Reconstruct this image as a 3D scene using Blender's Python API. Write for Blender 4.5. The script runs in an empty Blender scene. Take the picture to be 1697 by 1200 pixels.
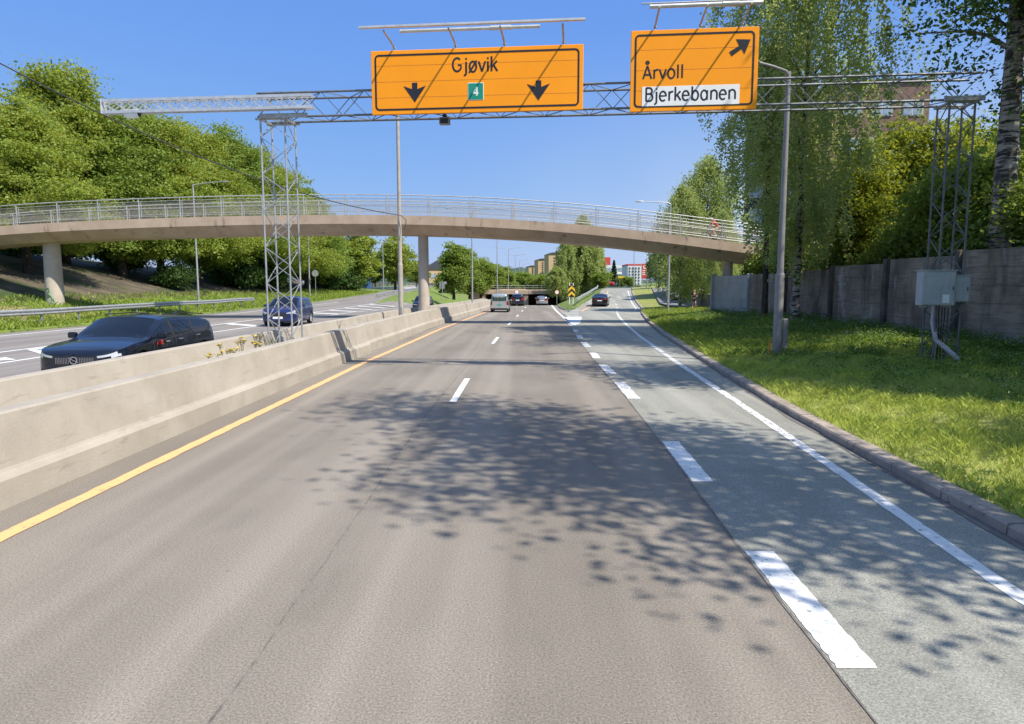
import bpy, bmesh, math, random
import numpy as np
from mathutils import Vector, Matrix
R = math.radians
sc = bpy.context.scene
COL = sc.collection
random.seed(7)
RNG = np.random.default_rng(11)

# ------------------------------------------------------------------ camera
F = 1140.0; PW = 1697.0; PH = 1200.0
PITCH = math.atan(127 / F); YAW = math.atan(21.5 / F); EYE = 2.5
cam = bpy.data.cameras.new('camera'); camo = bpy.data.objects.new('camera', cam); COL.objects.link(camo)
cam.sensor_fit = 'HORIZONTAL'; cam.sensor_width = 36; cam.lens = F / PW * 36
cam.clip_start = 0.1; cam.clip_end = 6000
camo.location = (0, 0, EYE); camo.rotation_euler = (R(90) - PITCH, 0, YAW)
sc.camera = camo
_M = camo.rotation_euler.to_matrix()
def ray(px, py):
    return _M @ Vector(((px - PW / 2) / F, -(py - PH / 2) / F, -1))
def P(px, py, d):
    "point seen at a pixel of the photo, at forward distance d"
    r = ray(px, py); return Vector((0, 0, EYE)) + r * (d / r.y)
def PX(px, d): return P(px, 473, d).x

# ------------------------------------------------------------------ scene helpers
def tag(o, label=None, cat=None, group=None, kind=None):
    if label: o['label'] = label
    if cat: o['category'] = cat
    if group: o['group'] = group
    if kind: o['kind'] = kind
    return o
def thing(name, label, cat, loc=(0, 0, 0), rz=0, group=None, scale=None):
    o = bpy.data.objects.new(name, None); COL.objects.link(o)
    o.empty_display_size = .2
    o.location = loc; o.rotation_euler = (0, 0, rz)
    if scale: o.scale = scale
    return tag(o, label, cat, group)
def copy_tree(o, label=None, loc=None, rz=None, scale=None, group=None, parent=None, tilt=None):
    c = o.copy(); COL.objects.link(c)
    if parent is not None: c.parent = parent
    if loc is not None: c.location = loc
    if tilt is not None: c.rotation_euler = tilt
    elif rz is not None: c.rotation_euler = (0, 0, rz)
    if scale is not None: c.scale = (scale,) * 3 if np.isscalar(scale) else scale
    if label: c['label'] = label
    if group: c['group'] = group
    for ch in list(o.children): copy_tree(ch, parent=c)
    return c
def link_mesh(name, me, mats, parent=None):
    if not isinstance(mats, (list, tuple)): mats = [mats]
    for m in mats: me.materials.append(m)
    o = bpy.data.objects.new(name, me); COL.objects.link(o)
    if parent is not None: o.parent = parent
    return o
class MB:
    def __init__(s): s.v = []; s.f = []; s.m = []; s.s = []
    def add(s, vs, fs, m=0, smooth=False):
        b = len(s.v); s.v += [tuple(v) for v in vs]
        for f in fs: s.f.append(tuple(b + i for i in f)); s.m.append(m); s.s.append(smooth)
        return s
    def box(s, c, d, rz=0, m=0):
        x, y, z = d[0] / 2, d[1] / 2, d[2] / 2
        ca, sa = math.cos(rz), math.sin(rz)
        vs = []
        for sx, sy, sz in ((-1,-1,-1),(1,-1,-1),(1,1,-1),(-1,1,-1),(-1,-1,1),(1,-1,1),(1,1,1),(-1,1,1)):
            a, b2 = sx * x, sy * y
            vs.append((c[0] + a * ca - b2 * sa, c[1] + a * sa + b2 * ca, c[2] + sz * z))
        return s.add(vs, [(0,3,2,1),(4,5,6,7),(0,1,5,4),(1,2,6,5),(2,3,7,6),(3,0,4,7)], m)
    def bbox(s, c, d, r=.02, m=0):
        "box with chamfered edges"
        x, y, z = d[0]/2, d[1]/2, d[2]/2; r = min(r, x*.45, y*.45, z*.45)
        rings = []
        for zz, k in ((-z, r), (-z + r, 0), (z - r, 0), (z, r)):
            a, b2 = x - k, y - k; q = r if k == 0 else r * .5
            rings.append([(c[0]+u, c[1]+w, c[2]+zz) for u, w in ((-a+q,-b2),(a-q,-b2),(a,-b2+q),(a,b2-q),(a-q,b2),(-a+q,b2),(-a,b2-q),(-a,-b2+q))])
        vs = [v for rg in rings for v in rg]; fs = [tuple(range(7,-1,-1)), tuple(range(24,32))]
        for i in range(3):
            for j in range(8): fs.append((i*8+j, i*8+(j+1)%8, i*8+8+(j+1)%8, i*8+8+j))
        return s.add(vs, fs, m)
    def tube(s, pts, rad, n=8, caps=True, m=0, smooth=True, up=None, flat=None):
        pts = [Vector(p) for p in pts]
        if np.isscalar(rad): rad = [rad] * len(pts)
        vs = []; fs = []
        prev = None
        for i, p in enumerate(pts):
            if i == 0: t = pts[1] - p
            elif i == len(pts) - 1: t = p - pts[i-1]
            else: t = (pts[i+1] - p).normalized() + (p - pts[i-1]).normalized()
            t.normalize()
            if up is not None: a = Vector(up)
            elif prev is None: a = Vector((0,0,1)) if abs(t.z) < .9 else Vector((1,0,0))
            else: a = prev
            b2 = t.cross(a); 
            if b2.length < 1e-6: b2 = t.orthogonal()
            b2.normalize(); a = b2.cross(t).normalized(); prev = a
            fl = 1 if flat is None else flat
            for k in range(n):
                th = 2 * math.pi * k / n
                vs.append(p + b2 * (math.cos(th) * rad[i]) + a * (math.sin(th) * rad[i] * fl))
        for i in range(len(pts) - 1):
            for k in range(n):
                fs.append((i*n+k, i*n+(k+1)%n, (i+1)*n+(k+1)%n, (i+1)*n+k))
        s.add(vs, fs, m, smooth)
        if caps:
            b = len(s.v) - len(vs)
            s.f.append(tuple(b + k for k in range(n-1,-1,-1))); s.m.append(m); s.s.append(False)
            s.f.append(tuple(b + (len(pts)-1)*n + k for k in range(n))); s.m.append(m); s.s.append(False)
        return s
    def bar(s, p, q, w, h=None, m=0):
        h = h or w
        p, q = Vector(p), Vector(q); t = (q - p).normalized()
        a = Vector((0,0,1)) if abs(t.z) < .95 else Vector((0,1,0))
        b2 = t.cross(a).normalized(); a = b2.cross(t)
        vs = []
        for c in (p, q):
            for u, w2 in ((-1,-1),(1,-1),(1,1),(-1,1)): vs.append(c + b2 * (u * w / 2) + a * (w2 * h / 2))
        return s.add(vs, [(0,1,2,3),(7,6,5,4),(0,4,5,1),(1,5,6,2),(2,6,7,3),(3,7,4,0)], m)
    def prism(s, poly, off, m=0):
        "poly: 3-D points of one face, off: extrusion vector"
        n = len(poly); off = Vector(off)
        vs = [Vector(p) for p in poly] + [Vector(p) + off for p in poly]
        fs = [tuple(range(n-1,-1,-1)), tuple(range(n, 2*n))]
        for i in range(n): fs.append((i, (i+1)%n, n+(i+1)%n, n+i))
        return s.add(vs, fs, m)
    def grid(s, rows, m=0, smooth=True, close=False):
        n = len(rows[0]); fs = []
        for i in range(len(rows)-1):
            for k in range(n if close else n-1):
                fs.append((i*n+k, i*n+(k+1)%n, (i+1)*n+(k+1)%n, (i+1)*n+k))
        return s.add([p for r in rows for p in r], fs, m, smooth)
    def lathe(s, prof, c=(0,0,0), axis='z', n=16, m=0, smooth=True):
        rows = []
        for r, h in prof:
            row = []
            for k in range(n):
                t = 2*math.pi*k/n; a, b2 = r*math.cos(t), r*math.sin(t)
                row.append({'z':(c[0]+a,c[1]+b2,c[2]+h),'x':(c[0]+h,c[1]+a,c[2]+b2),'y':(c[0]+b2,c[1]+h,c[2]+a)}[axis])
            rows.append(row)
        return s.grid(rows, m, smooth, close=True)
    def build(s, name, mats, parent=None, sharp=35):
        me = bpy.data.meshes.new(name); me.from_pydata(s.v, [], s.f); 
        me.polygons.foreach_set('material_index', s.m)
        me.polygons.foreach_set('use_smooth', s.s)
        bm = bmesh.new(); bm.from_mesh(me); bmesh.ops.recalc_face_normals(bm, faces=bm.faces); bm.to_mesh(me); bm.free()
        if any(s.s): me.set_sharp_from_angle(angle=R(sharp))
        return link_mesh(name, me, mats, parent)
def raw_mesh(name, verts, nper, mats, parent=None, rnd=None, smooth=False):
    "verts: (nfaces*nper,3) separate polygons, built fast"
    nf = len(verts) // nper
    me = bpy.data.meshes.new(name)
    me.vertices.add(len(verts)); me.vertices.foreach_set('co', np.asarray(verts, np.float32).ravel())
    me.loops.add(len(verts)); me.loops.foreach_set('vertex_index', np.arange(len(verts), dtype=np.int32))
    me.polygons.add(nf); me.polygons.foreach_set('loop_start', np.arange(nf, dtype=np.int32) * nper)
    me.update(calc_edges=True)
    if rnd is not None:
        at = me.attributes.new('rnd', 'FLOAT', 'FACE'); at.data.foreach_set('value', np.asarray(rnd, np.float32))
    return link_mesh(name, me, mats, parent)

# ------------------------------------------------------------------ materials
def newmat(name):
    m = bpy.data.materials.new(name); m.use_nodes = True
    nt = m.node_tree; nt.nodes.clear()
    return m, nt, nt.nodes, nt.links
def N(nt, typ, **kw):
    n = nt.nodes.new(typ)
    for k, v in kw.items():
        if k in n.inputs: n.inputs[k].default_value = v
        else: setattr(n, k, v)
    return n
def c4(c): return (c[0], c[1], c[2], 1)
def noise_fac(nt, scale, detail=4, lo=.35, hi=.65, vec=None, rough=.6):
    n = N(nt, 'ShaderNodeTexNoise', Scale=scale, Detail=detail, Roughness=rough)
    if vec is not None: nt.links.new(vec, n.inputs['Vector'])
    mr = N(nt, 'ShaderNodeMapRange'); mr.inputs['From Min'].default_value = lo; mr.inputs['From Max'].default_value = hi
    nt.links.new(n.outputs['Fac'], mr.inputs['Value'])
    return mr.outputs['Result']
def mixc(nt, fac, a, b, blend='MIX'):
    n = N(nt, 'ShaderNodeMix', data_type='RGBA', blend_type=blend)
    for i, v in ((0, fac), (6, a), (7, b)):
        if hasattr(v, 'links') or hasattr(v, 'is_linked'): nt.links.new(v, n.inputs[i])
        elif i == 0: n.inputs[0].default_value = v
        else: n.inputs[i].default_value = c4(v)
    return n.outputs[2]
def M(name, col, rough=.7, metal=0., col2=None, scale=3., var=.18, bump=0., bscale=40., spec=.5, coat=0., layers=()):
    m, nt, nd, lk = newmat(name)
    out = N(nt, 'ShaderNodeOutputMaterial'); b = N(nt, 'ShaderNodeBsdfPrincipled', Roughness=rough, Metallic=metal)
    b.inputs['Specular IOR Level'].default_value = spec; b.inputs['Coat Weight'].default_value = coat
    tc = N(nt, 'ShaderNodeTexCoord').outputs['Object']
    if col2 is None: col2 = [min(1, x * (1 + var)) for x in col]; col = [x * (1 - var) for x in col]
    c = mixc(nt, noise_fac(nt, scale, vec=tc), col, col2)
    for (lc, ls, lo, hi, vec) in layers:
        v = tc
        if vec:
            mp = N(nt, 'ShaderNodeMapping'); mp.inputs['Scale'].default_value = vec; lk.new(tc, mp.inputs['Vector']); v = mp.outputs['Vector']
        c = mixc(nt, noise_fac(nt, ls, lo=lo, hi=hi, vec=v), c, lc)
    lk.new(c, b.inputs['Base Color'])
    if bump:
        bn = N(nt, 'ShaderNodeBump', Strength=bump, Distance=.02)
        nn = N(nt, 'ShaderNodeTexNoise', Scale=bscale, Detail=5.); lk.new(tc, nn.inputs['Vector'])
        lk.new(nn.outputs['Fac'], bn.inputs['Height']); lk.new(bn.outputs['Normal'], b.inputs['Normal'])
    lk.new(b.outputs[0], out.inputs[0])
    return m
def leafmat(name, a, b, c, trans=.45, yellow=.12, rough=.55, cscale=.35):
    m, nt, nd, lk = newmat(name)
    out = N(nt, 'ShaderNodeOutputMaterial')
    tc = N(nt, 'ShaderNodeTexCoord').outputs['Object']
    at = N(nt, 'ShaderNodeAttribute', attribute_name='rnd').outputs['Fac']
    col = mixc(nt, noise_fac(nt, cscale, vec=tc, lo=.3, hi=.7), a, b)
    dark = mixc(nt, at, [x*.78 for x in a], [min(1, x*1.3) for x in b])
    col = mixc(nt, .5, col, dark)
    yl = N(nt, 'ShaderNodeMath', operation='MULTIPLY'); lk.new(noise_fac(nt, cscale*1.7, vec=tc, lo=.55, hi=.72), yl.inputs[0]); yl.inputs[1].default_value = yellow * 4
    col = mixc(nt, yl.outputs[0], col, c)
    p = N(nt, 'ShaderNodeBsdfPrincipled', Roughness=rough); p.inputs['Specular IOR Level'].default_value = .35
    t = N(nt, 'ShaderNodeBsdfTranslucent')
    lk.new(col, p.inputs['Base Color'])
    br = mixc(nt, .5, col, [min(1, c[0]*1.1), min(1, c[1]*1.25), c[2]*.6]); lk.new(br, t.inputs['Color'])
    ms = N(nt, 'ShaderNodeMixShader'); ms.inputs[0].default_value = trans
    lk.new(p.outputs[0], ms.inputs[1]); lk.new(t.outputs[0], ms.inputs[2]); lk.new(ms.outputs[0], out.inputs[0])
    return m
# ------------------------------------------------------------------ light and sky
TO_SUN = Vector((.63, -.42, 1.0)).normalized()
EL = math.asin(TO_SUN.z); AZ = math.atan2(TO_SUN.x, TO_SUN.y)
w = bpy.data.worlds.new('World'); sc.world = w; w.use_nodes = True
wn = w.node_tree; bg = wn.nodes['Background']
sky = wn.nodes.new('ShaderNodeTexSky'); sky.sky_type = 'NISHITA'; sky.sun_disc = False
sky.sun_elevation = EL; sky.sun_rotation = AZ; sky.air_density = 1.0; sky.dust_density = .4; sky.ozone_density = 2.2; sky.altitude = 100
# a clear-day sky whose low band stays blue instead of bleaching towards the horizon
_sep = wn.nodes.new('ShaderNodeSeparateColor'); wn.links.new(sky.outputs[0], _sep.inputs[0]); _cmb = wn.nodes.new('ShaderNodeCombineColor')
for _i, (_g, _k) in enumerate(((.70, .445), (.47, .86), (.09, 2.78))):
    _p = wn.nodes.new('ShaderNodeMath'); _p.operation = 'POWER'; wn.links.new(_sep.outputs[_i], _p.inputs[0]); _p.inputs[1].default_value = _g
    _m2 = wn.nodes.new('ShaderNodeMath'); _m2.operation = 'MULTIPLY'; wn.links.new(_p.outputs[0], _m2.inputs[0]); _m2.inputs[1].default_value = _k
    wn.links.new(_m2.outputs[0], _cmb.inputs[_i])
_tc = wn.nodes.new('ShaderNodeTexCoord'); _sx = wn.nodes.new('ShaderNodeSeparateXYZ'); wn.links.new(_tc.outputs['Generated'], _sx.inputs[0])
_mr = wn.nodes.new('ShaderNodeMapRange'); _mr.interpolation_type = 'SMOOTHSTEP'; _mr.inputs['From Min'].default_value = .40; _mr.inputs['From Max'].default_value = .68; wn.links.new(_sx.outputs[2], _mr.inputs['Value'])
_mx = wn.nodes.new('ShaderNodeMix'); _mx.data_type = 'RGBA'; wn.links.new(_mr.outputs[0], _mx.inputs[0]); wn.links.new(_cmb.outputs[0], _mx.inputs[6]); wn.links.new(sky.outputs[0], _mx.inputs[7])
# thin haze, stronger low down and towards the right
_hx = wn.nodes.new('ShaderNodeMapRange'); _hx.interpolation_type = 'SMOOTHSTEP'; _hx.inputs['From Min'].default_value = -.25; _hx.inputs['From Max'].default_value = .5; wn.links.new(_sx.outputs[0], _hx.inputs['Value'])
_hz = wn.nodes.new('ShaderNodeMapRange'); _hz.interpolation_type = 'SMOOTHSTEP'; _hz.inputs['From Min'].default_value = .36; _hz.inputs['From Max'].default_value = -.02; wn.links.new(_sx.outputs[2], _hz.inputs['Value'])
_nz = wn.nodes.new('ShaderNodeTexNoise'); _nz.inputs['Scale'].default_value = 3.5; _nz.inputs['Detail'].default_value = 5; wn.links.new(_tc.outputs['Generated'], _nz.inputs['Vector'])
_h1 = wn.nodes.new('ShaderNodeMath'); _h1.operation = 'MULTIPLY'; wn.links.new(_hx.outputs[0], _h1.inputs[0]); wn.links.new(_hz.outputs[0], _h1.inputs[1])
_h2 = wn.nodes.new('ShaderNodeMath'); _h2.operation = 'MULTIPLY'; wn.links.new(_h1.outputs[0], _h2.inputs[0]); wn.links.new(_nz.outputs['Fac'], _h2.inputs[1])
_h3 = wn.nodes.new('ShaderNodeMath'); _h3.operation = 'MULTIPLY'; wn.links.new(_h2.outputs[0], _h3.inputs[0]); _h3.inputs[1].default_value = 1.8
_hm = wn.nodes.new('ShaderNodeMix'); _hm.data_type = 'RGBA'; wn.links.new(_h3.outputs[0], _hm.inputs[0]); wn.links.new(_mx.outputs[2], _hm.inputs[6]); _hm.inputs[7].default_value = (2.2, 2.65, 3.35, 1)
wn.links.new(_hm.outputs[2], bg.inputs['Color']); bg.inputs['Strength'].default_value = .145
sl = bpy.data.lights.new('sun', 'SUN'); sl.energy = 3.65; sl.angle = R(.53); sl.color = (1, .93, .82)
so = bpy.data.objects.new('sun', sl); COL.objects.link(so); so.location = (30, -20, 60)
so.rotation_euler = (-TO_SUN).to_track_quat('-Z', 'Y').to_euler()
sc.view_settings.view_transform = 'Standard'; sc.view_settings.look = 'None'; sc.view_settings.gamma = 1
sc.view_settings.exposure = .9
sc.cycles.use_denoising = True
sc.cycles.max_bounces = 6; sc.cycles.transparent_max_bounces = 6; sc.cycles.diffuse_bounces = 3

# ------------------------------------------------------------------ lie of the land
def off(y): return np.maximum(0, .0245 * (np.asarray(y, float) - 25) + .06*np.exp(-((np.asarray(y,float)-25)/12)**2))
def zmain(y): return np.interp(y, [-50, 40, 72, 105, 112, 150, 400], [0, 0, -.28, -.5, -.75, -3.8, -3.8])
def zslip(y): return np.interp(y, [-50, 55, 68, 81, 95, 105, 115, 135, 160, 300], [0, 0, -.03, 0, .5, 1.05, 1.6, 1.95, 2.05, 2.1])
def zexit(y): return np.interp(y, [-50, 55, 83, 108, 131, 160, 250, 400], [.3, .3, .45, .75, 1.0, 1.4, 2.2, 3])
KY = [-8, 0, 6.7, 13.2, 19.65, 27.1, 36, 46, 62, 77, 95, 115, 135, 200]
KX = [4.5, 4.62, 4.84, 5.1, 5.62, 6.25, 7.1, 8.2, 10.4, 12.9, 15.0, 17.6, 20.5, 30]
def kerbx(y): return np.interp(y, KY, KX)
EY = [-8, 5.5, 11.7, 15, 22.4, 34, 46, 55, 64]
EX = [3.7, 4.0, 4.41, 4.59, 4.95, 5.67, 6.65, 7.5, 8.5]
def edgex(y): return np.interp(y, EY, EX)
BY = [-8, 4, 6.4, 10.9, 16, 22, 31, 42, 46, 68, 95, 110, 135, 200]
BX = [1.93, 2.03, 2.07, 2.19, 2.3, 2.34, 2.45, 2.8, 3.2, 5.5, 9.6, 13.0, 16.2, 26]     # slip road's left side
def slipx(y): return np.interp(y, BY, BX)
def mainrx(y): return np.interp(y, [-8, 4, 6.4, 10.9, 16, 22, 31, 42, 48, 60, 78, 103, 150], [1.93, 2.03, 2.07, 2.19, 2.3, 2.34, 2.45, 2.8, 2.95, 3.15, 3.4, 3.9, 5.1])
WALL0 = (15.5, 19.5); WALL1 = (12.5, 46.0)
def wallx(y): return 12.5 + (46 - np.asarray(y, float)) * .1132

def sheet(name, ys, left, right, z, mat, nx=6, dz=0., extra=None):
    rows = []
    for y in ys:
        a, b = float(left(y)), float(right(y)); 
        rows.append([(a + (b-a)*k/nx, y, float(z(y)) + dz) for k in range(nx+1)])
    mb = MB(); mb.grid(rows, 0, True)
    o = mb.build(name, mat); tag(o, kind='structure'); return o
def asphalt(name, c1, c2, speck, streak=.25, crackscale=.5, seam=None):
    m, nt, nd, lk = newmat(name)
    out = N(nt, 'ShaderNodeOutputMaterial'); b = N(nt, 'ShaderNodeBsdfPrincipled', Roughness=.82); b.inputs['Specular IOR Level'].default_value = .3
    tc = N(nt, 'ShaderNodeTexCoord').outputs['Object']
    mp = N(nt, 'ShaderNodeMapping'); mp.inputs['Scale'].default_value = (1.1, .05, 1); lk.new(tc, mp.inputs['Vector'])
    col = mixc(nt, noise_fac(nt, 1.3, vec=mp.outputs['Vector'], lo=.3, hi=.7), c1, c2)
    big = noise_fac(nt, .25, vec=tc, lo=.35, hi=.7); 
    col = mixc(nt, big, col, [x*.86 for x in c1])
    # polished wheel tracks, oil spots and a few patched areas
    mpw = N(nt, 'ShaderNodeMapping'); mpw.inputs['Scale'].default_value = (.62, .012, 1); lk.new(tc, mpw.inputs['Vector'])
    col = mixc(nt, noise_fac(nt, 1.6, vec=mpw.outputs['Vector'], lo=.46, hi=.66, detail=2), col, [min(1, x*1.05) for x in c2])
    mpo = N(nt, 'ShaderNodeMapping'); mpo.inputs['Scale'].default_value = (1.5, .35, 1); lk.new(tc, mpo.inputs['Vector'])
    st = N(nt, 'ShaderNodeMath', operation='MULTIPLY'); lk.new(noise_fac(nt, .9, vec=mpo.outputs['Vector'], lo=.55, hi=.8, detail=6), st.inputs[0]); st.inputs[1].default_value = .45
    col = mixc(nt, st.outputs[0], col, [x*.6 for x in c1])
    spv = N(nt, 'ShaderNodeTexVoronoi', Scale=1.3); lk.new(tc, spv.inputs['Vector'])
    spm = N(nt, 'ShaderNodeMapRange'); spm.inputs['From Min'].default_value = .0; spm.inputs['From Max'].default_value = .035; spm.inputs['To Min'].default_value = .6; spm.inputs['To Max'].default_value = 0; lk.new(spv.outputs['Distance'], spm.inputs['Value'])
    col = mixc(nt, spm.outputs[0], col, [x*.3 for x in c1])
    # aggregate
    sp = N(nt, 'ShaderNodeTexNoise', Scale=62., Detail=4., Roughness=.8); lk.new(tc, sp.inputs['Vector'])
    mr = N(nt, 'ShaderNodeMapRange'); mr.inputs['From Min'].default_value = .3; mr.inputs['From Max'].default_value = .7; mr.inputs['To Min'].default_value = 1 - speck; mr.inputs['To Max'].default_value = 1 + speck
    lk.new(sp.outputs['Fac'], mr.inputs['Value'])
    col = mixc(nt, 1., col, mr.outputs['Result'], 'MULTIPLY')
    vo = N(nt, 'ShaderNodeTexVoronoi', Scale=58.); lk.new(tc, vo.inputs['Vector'])
    mr2 = N(nt, 'ShaderNodeMapRange'); mr2.inputs['From Min'].default_value = .0; mr2.inputs['From Max'].default_value = .16; mr2.inputs['To Min'].default_value = 1.; mr2.inputs['To Max'].default_value = 0
    lk.new(vo.outputs['Distance'], mr2.inputs['Value'])
    k = N(nt, 'ShaderNodeMath', operation='MULTIPLY'); lk.new(mr2.outputs[0], k.inputs[0]); k.inputs[1].default_value = .35
    col = mixc(nt, k.outputs[0], col, [min(1, x*1.7) for x in c2])
    # a few cracks
    dn = N(nt, 'ShaderNodeTexNoise', Scale=.8, Detail=4.); lk.new(tc, dn.inputs['Vector'])
    ad = mixc(nt, .12, tc, dn.outputs['Color'])
    vc = N(nt, 'ShaderNodeTexVoronoi', feature='DISTANCE_TO_EDGE', Scale=crackscale); lk.new(ad, vc.inputs['Vector'])
    mc = N(nt, 'ShaderNodeMapRange'); mc.inputs['From Min'].default_value = .0; mc.inputs['From Max'].default_value = .006; mc.inputs['To Min'].default_value = 1.; mc.inputs['To Max'].default_value = 0
    lk.new(vc.outputs['Distance'], mc.inputs['Value'])
    kk = N(nt, 'ShaderNodeMath', operation='MULTIPLY'); lk.new(mc.outputs[0], kk.inputs[0]); lk.new(noise_fac(nt, .22, vec=tc, lo=.58, hi=.74), kk.inputs[1])
    col = mixc(nt, kk.outputs[0], col, [x*.35 for x in c1])
    lk.new(col, b.inputs['Base Color'])
    bn = N(nt, 'ShaderNodeBump', Strength=.4, Distance=.006); lk.new(sp.outputs['Fac'], bn.inputs['Height']); lk.new(bn.outputs['Normal'], b.inputs['Normal'])
    lk.new(b.outputs[0], out.inputs[0]); return m
def paint(name, col, wear=.55, under=(.2,.19,.18)):
    m, nt, nd, lk = newmat(name)
    out = N(nt, 'ShaderNodeOutputMaterial'); b = N(nt, 'ShaderNodeBsdfPrincipled', Roughness=.6)
    tc = N(nt, 'ShaderNodeTexCoord').outputs['Object']
    c = mixc(nt, noise_fac(nt, 2.5, vec=tc), [x*.92 for x in col], col)
    c = mixc(nt, noise_fac(nt, 14., vec=tc, lo=wear, hi=wear+.1, detail=6), c, under)
    lk.new(c, b.inputs['Base Color']); lk.new(b.outputs[0], out.inputs[0]); return m
A_MAIN = asphalt('asphalt_main', (.198,.173,.141), (.250,.221,.183), .6)
A_SLIP = asphalt('asphalt_slip', (.24,.237,.205), (.325,.322,.28), .6, crackscale=.42)
A_OPP = asphalt('asphalt_opposite', (.20,.18,.165), (.25,.23,.21), .3)
WHITE = paint('white_paint', (.76,.76,.74), .585); WHITEW = paint('worn_white_paint', (.8,.8,.78), .5)
YELL = paint('yellow_paint', (.84,.45,.19), .60)
ys = list(np.arange(-8, 60, 2.)) + list(np.arange(60, 176, 4.))
sheet('road', ys, lambda y: off(y) - 6.3, lambda y: mainrx(y) + (0 if y < 42 else float(np.interp(y, [42, 78, 150], [.0, 1.4, 2.2]))), zmain, A_MAIN, 8)
sheet('slip_road', list(np.arange(-8, 60, 2.)) + list(np.arange(60, 141, 3.)), lambda y: slipx(y) - (0 if y < 44 else 1.1 if y > 60 else (y-44)/16*1.1), lambda y: kerbx(y)+.05, zslip, A_SLIP, 6, dz=.004)
def zopp(x, y):
    t = np.clip((-(x - off(y)) - 13.8) / 4., 0, 1); return np.interp(y, [-50, 55, 95], [.3, .3, float(zmain(95))]) * (1-t) + zexit(y) * t
def sheet2(name, ys, xs_of, zf, mat, dz=0.):
    mb = MB(); mb.grid([[(x, y, float(zf(x, y)) + dz) for x in xs_of(y)] for y in ys], 0, True)
    return tag(mb.build(name, mat), kind='structure')
def islx(y): return np.interp(y, [40, 83, 108, 135, 200, 300], [-15.5, -17.6, -21.0, -23.0, -27.5, -37])
def exitl(y): return np.interp(y, [-10, 40, 90, 131, 170, 220, 300], [-24.1, -24.1, -25.8, -28.6, -31.8, -38, -50])
sheet2('opposite_carriageway', list(np.arange(-8, 88.1, 3.)), lambda y: np.linspace(float(exitl(y)), float(off(y)) - 8.0, 12), zopp, A_OPP)
sheet2('opposite_carriageway', list(np.arange(88, 176, 4.)), lambda y: np.linspace(float(off(y)) - 16.6, float(off(y)) - 8.0, 6), lambda x, y: zmain(y), A_OPP)
sheet2('exit_road', list(np.arange(88, 300, 4.)), lambda y: np.linspace(float(exitl(y)), float(islx(y)), 6), lambda x, y: zexit(y), A_OPP)

# ---- painted markings
mk = MB()
def strip(mb, ctr, w, y0, y1, z, dz=.008, step=2., m=0, jag=0.):
    n = max(1, int(math.ceil((y1-y0)/step))); rows = []
    for i in range(n+1):
        y = y0 + (y1-y0)*i/n; x = float(ctr(y)); j = random.uniform(-jag, jag)
        rows.append([(x - w/2 + j, y, float(z(y)) + dz), (x + w/2 + random.uniform(-jag, jag), y, float(z(y)) + dz)])
    mb.grid(rows, m, False)
lanec = lambda y: -1.57 + off(y) + .02
y0 = 14.8 - 15.2
for i in range(12):
    a = 14.6 + (i) * 14.9
    strip(mk, lanec, .15, a, a + 3.75, zmain, jag=.004, step=.5)
for a, b in ((4.3, 6.3), (8.62, 10.9)): strip(mk, lambda y: slipx(y) + .15, .265, a, b, zslip, .009, .05, jag=.008)
tag(mk.build('lane_marking', WHITE), kind='structure')
mk = MB()
for a, b in ((15.1, 17.7), (19.4, 21.6), (23.6, 25.6), (28, 30.2), (32.5, 34.6), (37, 39)): strip(mk, lambda y: slipx(y) + .14, .27, a, b, zslip, .009, .3, jag=.02)
strip(mk, edgex, .17, 10.6, 64, zslip, .009, .5, jag=.012)
for a in (65, 71, 77, 84, 92): strip(mk, lambda y: np.interp(y, [64, 81, 95, 110], [8.5, 10.8, 12.2, 14.6]), .14, a, a+3, zslip, .009)
strip(mk, lambda y: kerbx(y) - .55, .15, 72, 116, zslip, .009)
tag(mk.build('lane_marking', WHITEW), kind='structure')
mk = MB(); strip(mk, edgex, .165, -7, 10.6, zslip, .009, .15, jag=.008)
strip(mk, lambda y: mainrx(y) + .1, .2, 43, 140, zmain, .008)
# gore: filled tip and hatch bars
zg = lambda y: max(float(zmain(y)), float(zslip(y))) + .014
mk.grid([[(float(mainrx(y))+.1, y, zg(y)), (float(mainrx(y))+.1+wd, y, zg(y))] for y, wd in ((43.2,.2),(46,.7),(50,1.0),(55,1.35))], 0, False)
for y in (57.5, 61.0, 64.6, 68.4): mk.grid([[(float(mainrx(y))+.25, y, zg(y)), (float(mainrx(y))+.25+np.interp(y,[55,69],[1.1,1.75]), y+.2, zg(y))], [(float(mainrx(y))+.25, y+.6, zg(y)), (float(mainrx(y))+.25+np.interp(y,[55,69],[1.1,1.75]), y+.8, zg(y))]], 0, False)
# opposite carriageway
for xx in (-14.9, -17.3, -22.8):
    strip(mk, lambda y: xx + (off(y) if xx > -15 else 0), .17, 0, 80 if xx > -22 else 84, (lambda y: zopp(xx + (off(y) if xx > -15 else 0), y)), .008, 2.)
for yy in np.arange(18, 80, 5.2):
    mk.grid([[(-17.1, yy, float(zopp(-17.1, yy))+.012), (-15.1+.02*(yy-20), yy-2.0, float(zopp(-15.1, yy-2))+.012)], [(-17.1, yy+.9, float(zopp(-17.1, yy+.9))+.012), (-15.1+.02*(yy-20), yy-1.1, float(zopp(-15.1, yy-1.1))+.012)]], 0, False)
for a in np.arange(8, 120, 12.): strip(mk, lambda y: -11.9 + off(y), .14, a, a+3, lambda y: zopp(-11.9, y))
tag(mk.build('lane_marking', WHITE), kind='structure')
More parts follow.
